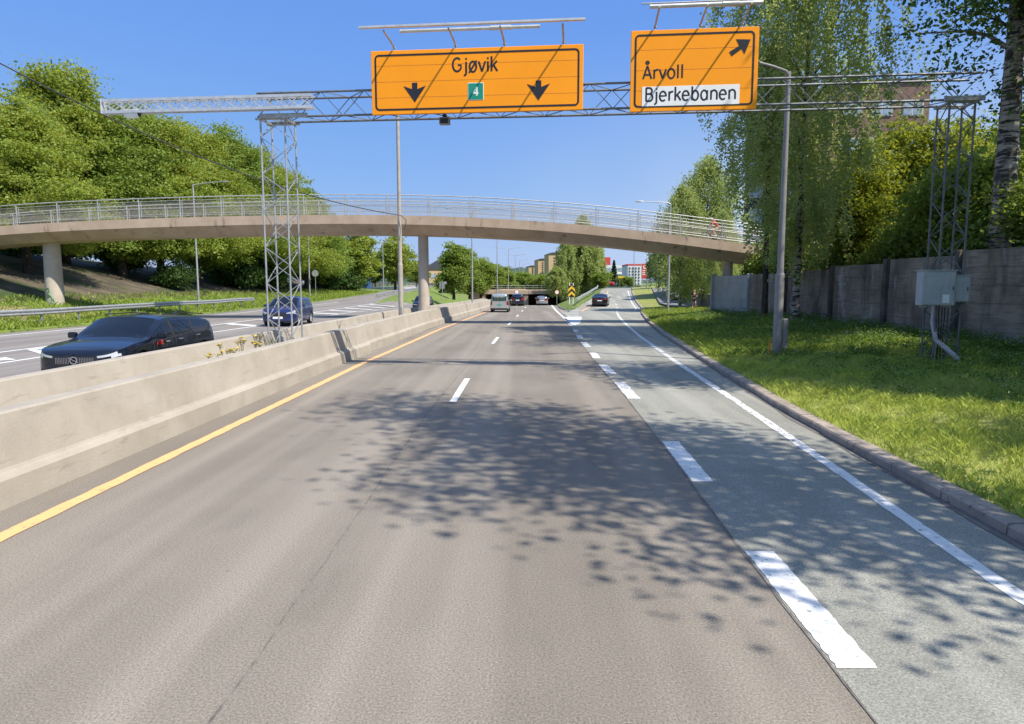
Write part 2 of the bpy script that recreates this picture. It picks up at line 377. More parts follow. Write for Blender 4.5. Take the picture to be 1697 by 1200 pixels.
# a turn arrow painted on the far carriageway
ar = MB()
for yy in (19.7, 24.4):
    q = [(-16.6,yy),(-16.6,yy+.5),(-15.9,yy+.5),(-15.9,yy+.95),(-15.05,yy+.25),(-15.9,yy-.45),(-15.9,yy)]
    ar.add([(x, y, .316) for x, y in q], [tuple(range(6,-1,-1))])
tag(ar.build('lane_marking', WHITE), kind='structure')
mk = MB(); strip(mk, lambda y: off(y) - 5.22, .19, -7, 122, zmain, .008, .2, jag=.010)
strip(mk, lambda y: slipx(y) + .1, .16, 68, 116, zslip, .01, 1.)
tag(mk.build('edge_line', YELL), kind='structure')
# longitudinal paving joint
SEAM = M('tar_joint', (.165,.145,.13), .9, scale=9, var=.35)
mk = MB(); 
rows = []
for y in np.arange(1.5, 60, .35):
    x = -1.86 + .05*math.sin(y*.35) + random.uniform(-.012, .012) + float(off(y)); wd = .004 + random.random()*.012
    rows.append([(x-wd, y, float(zmain(y))+.004), (x+wd, y, float(zmain(y))+.004)])
mk.grid(rows, 0, False)
rows = []
for y in np.arange(-4, 42, .3):
    x = float(slipx(y)) - .015 + random.uniform(-.01, .01); wd = .004 + random.random()*.010
    rows.append([(x-wd, y, .0065), (x+wd, y, .0065)])
mk.grid(rows, 0, False); tag(mk.build('paving_joint', SEAM), kind='structure')
# manhole on the far side is hidden; kerb of granite blocks
GRAN = M('kerb_granite', (.26,.215,.175), .85, col2=(.40,.34,.28), scale=2.2, bump=.5, bscale=60, layers=(((.14,.125,.11), 7, .58, .7, None),))
kb = MB(); y = -6.2; i = 0
while y < 112:
    L = 1.18 if y < 60 else 3.5
    y2 = y + L - .02; h = .125 + random.uniform(-.008, .008); dx = random.uniform(-.012, .012)
    zb, zb2 = float(zslip(y)), float(zslip(y2)); xa, xb = float(kerbx(y)) + dx, float(kerbx(y2)) + dx
    pr = [(-.0, -.1), (0, h-.025), (.025, h), (.24, h+.004), (.26, h-.02), (.26, -.1)]
    kb.add([(xa+u, y, zb+v) for u, v in pr] + [(xb+u, y2, zb2+v) for u, v in pr],
           [(0,1,2,3,4,5), (11,10,9,8,7,6)] + [(k, 6+k, 6+(k+1)%6, (k+1)%6) for k in range(6)])
    y += L
tag(kb.build('kerb', GRAN), kind='structure')
GUT = M('gutter_dirt', (.13,.115,.10), .95, col2=(.2,.18,.155), scale=6)
sheet('gutter', list(np.arange(-6, 60, 1.)), lambda y: kerbx(y) - .10 - .03*math.sin(y*2.1), lambda y: kerbx(y) + .02, zslip, GUT, 2, dz=.011)

# ------------------------------------------------------------------ ground, verges, banks
GRASS = M('turf', (.19,.22,.04), .95, col2=(.29,.30,.08), scale=1.1, bump=.6, bscale=25, layers=(((.17,.14,.07), .35, .56, .7, None),))
VERGE = M('verge_turf', (.11,.17,.022), .95, col2=(.19,.25,.04), scale=.9, bump=.8, bscale=9, layers=(((.22,.17,.09), .12, .58, .66, None), ((.06,.10,.015), 2.2, .5, .62, None)))
LITTER = M('leaf_litter', (.055,.045,.03), .95, col2=(.13,.105,.07), scale=.5, bump=.8, bscale=6, layers=(((.04,.065,.015), .3, .5, .62, None),))
def noise2(x, y): return math.sin(x*.9+y*.37)*.5 + math.sin(x*2.3-y*1.1+1.3)*.3 + math.sin(y*.8+2.1)*.3
mb = MB(); xs = [-3000,-900,-300,-120,-60,-30,-8,0,8,30,60,120,300,900,3000]; rows = []
for y in (-60,-8,0,20,40,60,80,100,140,200,400,900,3000):
    rows.append([(x, y, -.45 if y < 60 else -6) for x in xs])
mb.grid(rows, 0, False); tag(mb.build('ground', VERGE), kind='structure')
# right-hand bank, kerb to wall
RY = list(np.arange(-8, 50, .8)) + list(np.arange(50, 140, 2.5))
def bankz(x, y):
    xr = float(kerbx(y)) + .24; xw = float(wallx(y)) if y < 46 else float(np.interp(y, [46, 52, 140], [12.6, 15.3, 26]))
    t = max(0, min(1, (x - xr) / max(1, xw - xr)))
    hh = float(np.interp(y, [0, 15, 22, 34, 44, 56, 140], [.45, .48, .52, .66, .5, .34, .3]))
    return float(zslip(y)) + .115 + hh * t**.8 + .03 * noise2(x*1.3, y*1.3) * min(1, t*6)
def bankw(y): return float(wallx(y)) + .1 if y < 46.5 else float(np.interp(y, [46.5, 52, 140], [13.5, 15.8, 27]))
rows = []
for y in RY:
    a, b = float(kerbx(y)) + .24, bankw(y)
    rows.append([(a + (b-a)*k/14, y, bankz(a + (b-a)*k/14, y)) for k in range(15)])
mb = MB(); mb.grid(rows); tag(mb.build('grass_bank', GRASS), kind='structure')
# raised ground behind the fence wall, and what lies beyond its end
rows = []
for y in np.arange(-10, 47.3, 2.5):
    a = float(wallx(y)) + .22
    rows.append([(a + d, y, z) for d, z in ((0,1.9),(1,2.2),(4,2.5),(10,3),(25,3.6),(60,4))])
mb = MB(); mb.grid(rows); tag(mb.build('terrace', LITTER), kind='structure')
rows = []
for y in np.arange(47.2, 330, 6.):
    a = bankw(y); rows.append([(a + d, y, .42 + float(zslip(y)) + z) for d, z in ((-.1,0),(2,.05),(6,.15),(20,.8),(60,1.5),(200,3))])
mb = MB(); mb.grid(rows); tag(mb.build('park_ground', VERGE), kind='structure')
PATH = M('path_asphalt', (.16,.155,.15), .9, col2=(.22,.215,.21), scale=1.5)
sheet('footpath', list(np.arange(47.5, 118, 2.)), lambda y: np.interp(y, [47, 60, 80, 118], [13.2, 13.7, 15.6, 21.5]), lambda y: np.interp(y, [47, 60, 80, 118], [15.6, 16.1, 18.2, 23.6]), lambda y: zslip(y) + .47, PATH, 3)
# left verge and wooded slope
VY = list(np.arange(-8, 130, 2.)) + list(np.arange(130, 330, 6.))
VO = [-.02,.02,.5,1.5,3,5,8,12,17,25,40,80,250]; VZ = [-.2,.08,.14,.2,.34,.55,1.1,2.3,3.9,5.6,7.0,8.5,10]
def vergez(x, y):
    o = float(exitl(y)) - x; 
    return float(zexit(y)) + float(np.interp(o, VO, VZ)) * float(np.interp(y, [60, 100, 170, 260], [1, .75, .35, .2])) + .05*noise2(x*.6, y*.5)*min(1, max(0,o))
mb = MB(); mb.grid([[(float(exitl(y)) - o, y, vergez(float(exitl(y)) - o, y)) for o in VO[:7]] for y in VY]); tag(mb.build('grass_verge', VERGE), kind='structure')
mb = MB(); mb.grid([[(float(exitl(y)) - o, y, vergez(float(exitl(y)) - o, y)) for o in VO[6:]] for y in VY]); tag(mb.build('wooded_slope', LITTER), kind='structure')
DIRT = M('bare_earth', (.24,.17,.11), .95, col2=(.34,.25,.165), scale=2.4, bump=.8, bscale=12)
mb = MB(); rows = []
for j in range(13):
    t = j/12*2*math.pi; rows.append([(-29.0 + math.cos(t)*2.6*k, 39 + math.sin(t)*5.5*k, vergez(-29.0 + math.cos(t)*2.6*k, 39 + math.sin(t)*5.5*k) + .06*(1.3-k)) for k in (.02,.35,.7,1,1.12)])
mb.grid(rows); tag(mb.build('bare_earth', DIRT), kind='structure')
# island between the far carriageway and the exit road, and the ground behind
rows = []
for y in list(np.arange(80, 130, 3.)) + list(np.arange(130, 340, 8.)):
    a, b = float(islx(y)), float(off(y)) - 16.6
    if y < 82: a, b = a - .1, a + 1.2
    za, zb = float(zexit(y)), float(zmain(y))
    rows.append([(a + (b-a)*k/8, y, za + (zb-za)*k/8 + .12 + .5*math.sin(k/8*math.pi) * min(1, (y-80)/20)) for k in range(9)])
mb = MB(); mb.grid(rows); tag(mb.build('traffic_island', VERGE), kind='structure')
KERBC = M('concrete_kerb', (.3,.29,.27), .9)
def kerbline(name, pts):
    mb = MB(); rows = [[(x-.08, y, z-.1), (x-.08, y, z+.12), (x+.1, y, z+.13), (x+.1, y, z-.1)] for x, y, z in pts]; mb.grid(rows, 0, False); return tag(mb.build(name, KERBC), kind='structure')
kerbline('kerb', [(float(off(84))-16.4, 84, .2), (float(islx(80))+1.2, 80, .3), (float(islx(80))+.5, 79.4, .35), (float(islx(80))-.1, 80.2, .4), (float(islx(88)), 88, .48), (float(islx(100)), 100, .55), (float(islx(112)), 112, .75)])
# right-hand traffic island (the nose between the main road and the slip road)
def nosel(y): return float(np.interp(y, [73, 76, 90, 110, 140, 170], [4.9, 4.6, 4.55, 5.1, 6.6, 8]))
def noser(y): return float(np.interp(y, [73, 76, 90, 110, 135, 170], [5.3, 5.9, 7.9, 11.9, 15.2, 20]))
rows = []
for y in list(np.arange(73, 110, 2.)) + list(np.arange(110, 172, 4.)):
    a, b = nosel(y), noser(y); za, zb = float(zmain(y)), float(zslip(y))
    rows.append([(a + (b-a)*k/8, y, za + (zb-za)*(k/8)**.9 + .13 + (.2*math.sin(k/8*math.pi) if y > 76 else 0)) for k in range(9)])
mb = MB(); mb.grid(rows); tag(mb.build('traffic_island', VERGE), kind='structure')
kerbline('kerb', [(nosel(y), y, float(zmain(y))) for y in np.arange(76, 140, 4.)][::-1] + [(5.1, 72.8, -.2)] + [(noser(y), y, float(zslip(y))) for y in (74, 76, 80, 86)])
# far wooded hills
HILL = M('forest_hill', (.030,.055,.035), .95, col2=(.055,.085,.05), scale=.02, bump=0, layers=(((.03,.05,.04), .09, .45, .65, None),))
mb = MB(); rows = []
rr = random.Random(3)
for j, (yy, k) in enumerate(((700, .0), (900, .35), (1150, .7), (1400, 1.0), (1500, .9))):
    row = []
    for i in range(161):
        px = -400 + i*16; x = (px - 870) * yy / 1140
        ridge = float(np.interp(px, [-400, 200, 690, 740, 790, 840, 900, 1000, 1300, 2200], [468, 466, 446, 432, 434, 441, 447, 460, 470, 470]))
        z = (473 - ridge) * 1400 / 1140 * k + (rr.uniform(-3, 3) if k > .2 else -6)
        row.append((x, yy + rr.uniform(-20, 20), z))
    rows.append(row)
mb.grid(rows, 0, False); tag(mb.build('hills', HILL), kind='structure')
# ------------------------------------------------------------------ shared materials
CONC = M('barrier_concrete', (.325,.29,.237), .85, col2=(.40,.358,.298), scale=.9, bump=.25, bscale=30, layers=(((.24,.21,.17), 3.5, .6, .78, (1,.3,2.5)), ((.42,.385,.33), .6, .55, .75, None)))
CONC2 = M('bridge_concrete', (.385,.29,.205), .85, col2=(.475,.37,.27), scale=.8, bump=.25, bscale=18, layers=(((.16,.13,.10), 1.6, .60, .72, (1.2,1,.25)), ((.5,.42,.34), 3., .62, .78, None)))
PILC = M('pillar_concrete', (.40,.345,.28), .85, col2=(.5,.44,.36), scale=1.2, bump=.2, bscale=20, layers=(((.28,.24,.2), 1.2, .58, .75, (1,1,.3)),))
GALV = M('galvanised_steel', (.42,.43,.43), .5, .55, var=.15, scale=6)
GALVD = M('weathered_steel', (.27,.28,.28), .55, .4, var=.2, scale=5)
ALU = M('bright_aluminium', (.62,.62,.60), .45, .5, var=.1, scale=5)
POLE = M('painted_pole', (.40,.36,.31), .6, .1, var=.12, scale=2.5, layers=(((.25,.22,.19), 4, .62, .75, (1,1,.2)),))
POLEG = M('grey_pole', (.24,.235,.23), .55, .2, var=.12, scale=3, layers=(((.2,.19,.18), 4, .6, .75, (1,1,.2)),))
BLACK = M('black_vinyl', (.016,.016,.02), .45, var=.1)
ORANGE = M('sign_orange', (.96,.335,.010), .5, var=.04, scale=.6, spec=.25)
ORANGE2 = M('sign_orange_joint', (.62,.22,.02), .5, var=.05)
SWHITE = M('sign_white', (.82,.82,.80), .4, var=.03)
GREEN = M('sign_green', (.01,.27,.17), .4, var=.05)
DARK = M('dark_metal', (.05,.05,.055), .5, .3, var=.2)
RUBBER = M('rubber', (.018,.018,.019), .85, var=.2)

# ------------------------------------------------------------------ concrete median
def barrier(name, label, ya, yb, prof, mat=CONC, group='median barrier segments'):
    t = thing(name, label, 'barrier', (0, ya, 0), group=group)
    ys = np.linspace(ya, yb, max(2, int((yb-ya)/1.5)))
    rows = [[(float(off(y)) + u, y - ya, float(zmain(y)) + v) for u, v in prof] for y in ys]
    mb = MB(); mb.grid(rows, 0, False, close=True)
    n = len(prof); nr = len(rows)
    mb.f.append(tuple(range(n))); mb.m.append(0); mb.s.append(False)
    mb.f.append(tuple((nr-1)*n + k for k in range(n-1,-1,-1))); mb.m.append(0); mb.s.append(False)
    mb.build('body', mat, t)
    return t
def nearprof(dx): return [(u + dx, v) for u, v in ((-5.83,-.1),(-5.86,.31),(-5.90,.36),(-5.955,.375),(-5.975,.41),(-6.10,1.005),(-6.125,1.03),(-6.36,1.03),(-6.38,1.0),(-6.46,.0),(-6.46,-.1))]
farprof = [(-7.98,-.1),(-8.02,.34),(-8.16,1.01),(-8.18,1.03),(-8.38,1.03),(-8.40,1.01),(-8.5,.3),(-8.52,-.1)]
barrier('concrete_barrier', 'long pale concrete barrier nearest the camera, along the orange edge line', -8, 25.6, nearprof(0))
barrier('concrete_barrier', 'pale concrete barrier set back behind the stepped joint, before the middle bridge pillar', 25.63, 62, nearprof(-.13))
barrier('concrete_barrier', 'far stretch of pale concrete barrier beside the silver van', 62.04, 138, nearprof(-.08))
barrier('concrete_barrier', 'rear concrete barrier of the median, right behind the weeds and the black estate car', -8, 34.2, farprof)
barrier('concrete_barrier', 'rear concrete barrier of the median, from the tall lamp post onwards', 34.26, 138, farprof)
SOIL = M('median_gravel', (.30,.26,.21), .95, col2=(.40,.36,.30), scale=5, bump=.6, bscale=25)
sheet('median_fill', list(np.arange(-8, 140, 3.)), lambda y: off(y) - 8.05, lambda y: off(y) - 6.3, lambda y: zmain(y) + .55, SOIL, 3)

# ------------------------------------------------------------------ gantry
GA = (-7.15, 20.4); GB = (11.3, 18.9)
GYAW = math.atan2(GB[1]-GA[1], GB[0]-GA[0]); GL = math.hypot(GB[0]-GA[0], GB[1]-GA[1])
gx = Vector((math.cos(GYAW), math.sin(GYAW), 0)); gy = Vector((-math.sin(GYAW), math.cos(GYAW), 0))
def on(px, py, dy=0.):
    "gantry-frame x and z of a point seen at a pixel, on the plane dy behind the gantry axis"
    r = ray(px, py); o = Vector((0, 0, EYE)); a = Vector((GA[0], GA[1], 0)) + gy * dy
    t = (a - o).dot(gy) / r.dot(gy); p = o + r * t
    return (p - Vector((GA[0], GA[1], 0))).dot(gx), p.z
def G(x, y, z): return Vector((GA[0], GA[1], 0)) + gx * x + gy * y + Vector((0, 0, z))
HW = .33
zb = .5*(on(520, 184, -HW)[1] + on(1450, 178, -HW)[1]); zt = zb + .66
gan = thing('sign_gantry', 'grey steel lattice gantry on two masts spanning the road and carrying orange signs', 'gantry', (GA[0], GA[1], 0), GYAW)
def lattice(mb, c0, axis, length, w, h, bay, rd, flip=False):
    "zig-zag bracing on the four faces of a box truss running from c0 along axis"
    ax = Vector(axis)
    if abs(ax.z) > .5: s1, s2 = Vector((1,0,0)), Vector((0,1,0))
    else: s1, s2 = Vector((0,1,0)), Vector((0,0,1))
    n = max(1, round(length / bay)); st = length / n
    c0 = Vector(c0)
    crn = [(-1,-1),(1,-1),(1,1),(-1,1)]
    for f in range(4):
        a, b2 = crn[f], crn[(f+1)%4]
        pa = s1*(a[0]*w/2) + s2*(a[1]*h/2); pb = s1*(b2[0]*w/2) + s2*(b2[1]*h/2)
        for i in range(n):
            u, v = (pa, pb) if (i + f + flip) % 2 == 0 else (pb, pa)
            mb.bar(c0 + ax*(i*st) + u, c0 + ax*((i+1)*st) + v, rd*2)
    return n
def mast(x, z0, z1, w, mt=None):
    mt = mt or GALV
    mb = MB(); lattice(mb, (x, 0, z0), (0,0,1), z1 - z0, w, w, .50, .010)
    m = mb.build('mast', mt, gan)
    for sx, sy in ((-1,-1),(1,-1),(1,1),(-1,1)):
        b = MB(); b.tube([(x+sx*w/2, sy*w/2, z0-.25), (x+sx*w/2, sy*w/2, z1)], .028, 8); b.build('leg', mt, m)
    return m
mast(0, .5, zb - .04, .72); mr = mast(GL, .35, zb - .04, .62, M('shade_toned_steel', (.15,.155,.155), .6, .3, var=.2, scale=5))  # right mast: darker copy of the steel, shade put into its colour
TRUSSM = M('shade_toned_truss_steel', (.17,.18,.19), .55, .4, var=.2, scale=5)  # truss steel darkened in colour to stand for tree shade
mb = MB(); lattice(mb, (-.45, 0, (zb+zt)/2), (1,0,0), GL + .9, HW*2, zt - zb, .62, .010)
tr = mb.build('truss', TRUSSM, gan)
for sy, z in ((-1, zb), (1, zb), (1, zt), (-1, zt)):
    b = MB(); b.tube([(-.45, sy*HW, z), (GL+.45, sy*HW, z)], .032, 8); b.build('chord', TRUSSM, tr)
b = MB()
for q in (-.36, .36): b.bar((q,-.42,zb-.05),(q,.42,zb-.05),.07,.05); b.bar((-.5,q,zb-.055),(.5,q,zb-.055),.07,.05)
b.bbox((.35, -.42, zb+.01), (1.4, .05, .13), .01); b.build('head_plate', GALV, gan)
b = MB()
for q in (-.31, .31): b.bar((GL+q,-.38,zb-.05),(GL+q,.38,zb-.05),.07,.05); b.bar((GL-.4,q,zb-.055),(GL+.4,q,zb-.055),.07,.05)
b.bbox((GL, -.4, zb+.02), (1.0, .05, .13), .01); b.build('head_plate', GALV, gan)
# cross members behind the signs
x0, zz0 = on(170, 168, -.62); x1, _ = on(517, 168, -.62); _, zz1 = on(170, 187, -.62)
mb = MB(); L = x1 - x0; n = int(L/.36)
for dyy in (-.68, -.5):
    for i in range(n):
        a, c = x0 + L*i/n, x0 + L*(i+1)/n
        mb.bar((a, dyy, zz1+.03), (c, dyy, zz0-.03), .022); mb.bar((a, dyy, zz0-.03), (c, dyy, zz1+.03), .022)
for i in range(0, n+1, 2):
    a = x0 + L*i/n; mb.bar((a, -.68, zz1), (a, -.5, zz1), .02); mb.bar((a, -.68, zz0), (a, -.5, zz0), .02)
cb = mb.build('cantilever_beam', ALU, gan)
for dyy in (-.68, -.5):
    for z in (zz0, zz1):
        b = MB(); b.bar((x0, dyy, z), (x1, dyy, z), .055, .075); b.build('chord', ALU, cb)
b = MB(); b.bbox((x0, -.59, (zz0+zz1)/2), (.03, .26, zz0-zz1+.09), .005); b.build('end_plate', ALU, cb)
# hanging devices
cx, cz = on(218, 189, -.6)
t = thing('traffic_camera', 'white traffic camera hanging under the left end of the bright lattice beam', 'camera', G(cx, -.59, cz), GYAW)
b = MB(); b.tube([(0,0,.02),(0,0,zz1-cz-.03)], .02, 8); b.bar((-.05,0,.06),(.05,0,.06),.05); b.build('bracket', GALV, t)
b = MB(); b.lathe([(0,-.22),(.07,-.22),(.095,-.17),(.1,.0),(.1,.14),(.075,.2),(0,.2)], (.02,0,-.02), 'x', 14); b.bbox((.02,0,.085),(.46,.24,.015),.004); b.build('housing', SWHITE, t)
b = MB(); b.lathe([(0,.205),(.06,.205),(.06,.23),(0,.235)], (.02,0,-.02), 'x', 14); b.build('lens', BLACK, t)

# ------------------------------------------------------------------ lettering made of strokes
def arc(cx, cy, rx, ry, a0, a1, n=14): return [(cx + rx*math.cos(R(a0+(a1-a0)*i/n)), cy + ry*math.sin(R(a0+(a1-a0)*i/n))) for i in range(n+1)]
def ell(cx, cy, rx, ry): return arc(cx, cy, rx, ry, 0, 365, 22)
dot = lambda x, y: [(x, y-.055), (x, y+.055)]
GLY = {
 'G': ([arc(.34,.5,.29,.45,48,325) + [(.6,.25),(.6,.47),(.4,.47)]], .78),
 'j': ([[(.16,.68),(.16,-.08)] + arc(.02,-.08,.14,.15,0,-95,6), dot(.16,.88)], .32),
 'ø': ([ell(.29,.34,.22,.35), [(.04,-.06),(.54,.74)]], .64),
 'v': ([[(.03,.68),(.25,.0)], [(.25,.0),(.47,.68)]], .54),
 'i': ([[(.1,.68),(.1,0)], dot(.1,.88)], .24),
 'k': ([[(.1,1),(.1,0)], [(.45,.68),(.11,.28)], [(.23,.42),(.48,0)]], .54),
 'Å': ([[(.02,0),(.3,.97)], [(.3,.97),(.58,0)], [(.12,.3),(.48,.3)], ell(.3,1.2,.09,.09)], .66),
 'r': ([[(.1,.68),(.1,0)], arc(.32,.4,.22,.26,180,75,8)], .42),
 'o': ([ell(.28,.34,.22,.35)], .62),
 'l': ([[(.1,1),(.1,0)]], .28),
 'B': ([[(.1,0),(.1,1)], [(.1,.97),(.3,.97)] + arc(.3,.75,.2,.22,90,-90,10) + [(.1,.53)], [(.3,.53)] + arc(.32,.265,.23,.265,90,-90,10) + [(.1,0)]], .66),
 'e': ([[(.06,.36),(.5,.36)] + arc(.28,.34,.22,.35,4,312,18)], .62),
 'b': ([[(.1,1),(.1,0)], ell(.31,.34,.21,.35)], .64),
 'a': ([ell(.28,.34,.21,.35), [(.49,.69),(.49,0)]], .66),
 'n': ([[(.1,.68),(.1,0)], arc(.3,.42,.2,.26,180,0,10) + [(.5,0)]], .62),
 'A': ([[(.02,0),(.3,.97)], [(.3,.97),(.58,0)], [(.12,.3),(.48,.3)]], .66),
 '4': ([[(.4,0),(.4,1)], [(.4,1),(.05,.3)], [(.02,.3),(.56,.3)]], .6),
}
def lettering(word, x0, z0, x1, cap, y, mat, parent, sw=.135, name='lettering'):
    tot = sum(GLY[c][1] for c in word) - .06
    sx = (x1 - x0) / tot; mb = MB(); cur = 0
    for c in word:
        for st in GLY[c][0]:
            pts = [((cur + u - .03) * sx + x0, y, z0 + v * cap) for u, v in st]
            mb.tube(pts, sw * cap / 2, 8, flat=None, up=(0, 1, 0))
        cur += GLY[c][1]
    # flatten the round strokes into thin sheet
    mb.v = [(a, y + (b2 - y) * .08, c2) for a, b2, c2 in mb.v]
    return mb.build(name, mat, parent)
def rring(mb, x0, x1, z0, z1, y, th, rad, dep=.004, n=6):
    "rounded-rectangle outline as a flat ring"
    def rr(a0, a1, b0, b1, r):
        o = []
        for cx, cz, s in ((a1-r,b1-r,0),(a0+r,b1-r,90),(a0+r,b0+r,180),(a1-r,b0+r,270)):
            for i in range(n+1): o.append((cx + r*math.cos(R(s+90*i/n)), cz + r*math.sin(R(s+90*i/n))))
        return o
    A = rr(x0,x1,z0,z1,rad); B = rr(x0+th,x1-th,z0+th,z1-th,max(.01,rad-th)); k = len(A)
    vs = [(a,y,c) for a,c in A] + [(a,y,c) for a,c in B] + [(a,y-dep,c) for a,c in A] + [(a,y-dep,c) for a,c in B]
    fs = []
    for i in range(k):
        j = (i+1)%k
        fs += [(2*k+i,2*k+j,3*k+j,3*k+i), (i,2*k+i,2*k+j,j), (k+i,k+j,3*k+j,3*k+i)]
    mb.add(vs, fs)
SD = -.72     # sign face plane in the gantry frame
def signboard(label, TL, TR, BL, BR, tilt=0):
    c = [on(*p, SD) for p in (TL, TR, BL, BR)]
    xa = (c[0][0]+c[2][0])/2; xb = (c[1][0]+c[3][0])/2; za = (c[2][1]+c[3][1])/2; zc = (c[0][1]+c[1][1])/2
    t = thing('direction_sign', label, 'road sign', G((xa+xb)/2, SD, za), GYAW, group='orange direction signs')
    W, H = xb-xa, zc-za
    b = MB(); b.bbox((0, .035, H/2), (W, .07, H), .008); pn = b.build('panel', ORANGE, t)
    b = MB()
    for k in (1,2,3): b.box((0, -.001, H*k/4 + .02), (W-.16, .003, .010))
    b.build('panel_joint', ORANGE2, pn)
    b = MB(); rring(b, -W/2+.10, W/2-.10, .10, H-.10, -.002, .048, .12); b.build('border', BLACK, t)
    for k in range(4):
        b = MB(); x = -W/2 + W*(k+.5)/4; b.box((x, .11, H/2), (.06, .08, H*.96)); b.box((x, .11+.04+.12, zb-za+.02), (.05,.26,.05)); b.box((x, .11+.04+.12, zt-za-.02), (.05,.26,.05)); b.build('back_beam', GALV, t)
    f = lambda px, py, d=0.: ((on(px, py, SD+d)[0] - (xa+xb)/2), on(px, py, SD+d)[1] - za)
    return t, f, W, H
def flatpoly(mb, poly, y=-.002, d=-.005): mb.prism([(x, y, z) for x, z in poly], (0, d, 0))
s1, f1, W1, H1 = signboard('wide orange road sign reading Gjøvik with two down arrows', (613,85), (967,73), (618,190), (966,182))
a = f1(750,120); c = f1(825,119); lettering('Gjøvik', a[0], a[1], c[0], .385, -.004, BLACK, s1)
for px, py in ((687.5,153), (892.5,149.5)):
    k = .0172*19.8/19.8; x, z = f1(px, py); b = MB()
    flatpoly(b, [(x + u*k, z + v*k) for u, v in ((-4.2,14.5),(4.2,14.5),(4.2,4.8),(17.8,9.6),(0,-15.5),(-17.8,9.6),(-4.2,4.8))]); b.build('arrow', BLACK, s1)
x, z = f1(788.5, 151.5); b = MB(); b.bbox((x, -.004, z), (.43, .006, .45), .002); rp = b.build('route_number', SWHITE, s1)
b = MB(); b.bbox((x, -.009, z), (.40, .006, .42), .002); b.build('green_field', GREEN, rp)
lettering('4', x-.075, z-.115, x+.075, .23, -.014, SWHITE, rp, .19, 'numeral')
def lightbar(t, f, arms, bars, H, dy=-1.0):
    HB = np.mean([f(*p, q[4])[1] for q in bars[:1] for p in q[:2]])
    for ax, ay in arms:
        x, z = f(ax, ay); xx = x
        b = MB(); b.tube([(x, .05, H-.3), (x, .03, H+(HB-H)*.42), (x, dy*.35, H+(HB-H)*.72), (x, dy, HB-.02)], .026, 8); b.tube([(x,.03,H+(HB-H)*.3),(x,.03,H+(HB-H)*.5)], .042, 8); b.build('bracket_arm', GALV, t)
    for (p0, p1, th, h, d2, mat, nm) in bars:
        xa, za = f(*p0, d2); xb, zc = f(*p1, d2)
        b = MB()
        if nm == 'flat_rail': b.bar((xa, d2, HB+.06), (xb, d2, HB+.06), th, h)
        else:
            b.tube([(xa, d2, HB), (xb, d2, HB)], th, 10)
            b.tube([(xa-.03, d2, HB), (xa, d2, HB)], th*1.1, 10); b.tube([(xb, d2, HB), (xb+.03, d2, HB)], th*1.1, 10)
            b.tube([(xa*.35+xb*.65, d2, HB), (xa*.2+xb*.8, d2, HB)], th*1.35, 10)
        b.build(nm, mat, t)
lightbar(s1, f1, ((653,80),(755,77),(836,75),(934,73)), (((595,47),(970,39),.10,.05,-1.05,ALU,'flat_rail'), ((665,53),(893,48),.042,0,-.86,ALU,'light_tube')), H1)
s2, f2, W2, H2 = signboard('orange road sign reading Årvoll and Bjerkebanen with a diagonal arrow', (1047,48), (1260,47), (1043,183), (1252,183))
a = f2(1066,131); c = f2(1134,130); lettering('Årvoll', a[0], a[1], c[0], .34, -.004, BLACK, s2)
a = f2(1063.5,176.5); c = f2(1226,139.5); b = MB(); b.bbox(((a[0]+c[0])/2, -.004, (a[1]+c[1])/2), (c[0]-a[0], .006, c[1]-a[1]), .002); b.build('white_field', SWHITE, s2)
a = f2(1069,168); c = f2(1220,168); lettering('Bjerkebanen', a[0], a[1], c[0], .345, -.010, BLACK, s2)
b = MB(); flatpoly(b, [f2(1000 + u/5.453, v/5.453) for u, v in ((1137,470),(1228,413),(1200,355),(1330,357),(1275,490),(1250,442),(1160,508))]); b.build('arrow', BLACK, s2)
lightbar(s2, f2, ((1086,48),(1161,47.5),(1230,47)), (((1079,8),(1262,7),.05,0,-.95,ALU,'light_tube'), ((1066,1),(1340,0),.018,0,-1.15,GALV,'light_tube')), H2)
cx, cz = on(737, 201, -.3)
t = thing('traffic_sensor', 'small grey box sensor hanging below the wide orange sign', 'sensor', G(cx, -.3, cz), GYAW)
b = MB(); b.bbox((0,0,0), (.29,.16,.2), .015); b.build('housing', GALVD, t)
b = MB(); b.bbox((0,-.083,-.005), (.22,.008,.14), .002); b.build('window', BLACK, t)
b = MB(); b.tube([(0,0,.1),(0,0,zb-cz+.02)], .03, 8); b.bbox((0,0,.15),(.12,.1,.06),.01); b.build('bracket', DARK, t)
# cabinets on the right mast
CAB = M('cabinet_paint', (.42,.44,.43), .55, var=.08, scale=3, layers=(((.25,.26,.25), 3, .6, .75, (1,1,.3)),))
def cabinet(label, x, y, z, w, d, h):
    t = thing('equipment_cabinet', label, 'cabinet', G(x, y, z), GYAW, group='cabinets on the gantry mast')
    b = MB(); b.bbox((0,0,h/2), (w,d,h), .012); b.build('housing', CAB, t)
    b = MB(); b.bbox((0,-d/2-.008,h/2-.01), (w-.06,.016,h-.08), .006); dr = b.build('door', CAB, t)
    b = MB(); b.bbox((w/2-.07,-d/2-.028,h/2), (.02,.02,.1), .004); b.build('handle', DARK, dr)
    b = MB(); b.bbox((0,0,h+.012), (w+.05,d+.05,.024), .008); b.build('roof', CAB, t)
    for q in (-.35,.35): b = MB(); b.box((w*q,0,-.03),(.04,d,.05)); b.build('rail', GALVD, t)
cxx, czz = on(1520, 506, -.5); cabinet('large pale grey metal cabinet on the left face of the right mast', cxx+.42, -.52, czz, .82, .36, .9)
cxx, czz = on(1575, 500, -.35); cabinet('smaller white metal cabinet on the right face of the right mast', cxx+.14, -.4, czz, .44, .32, .68)
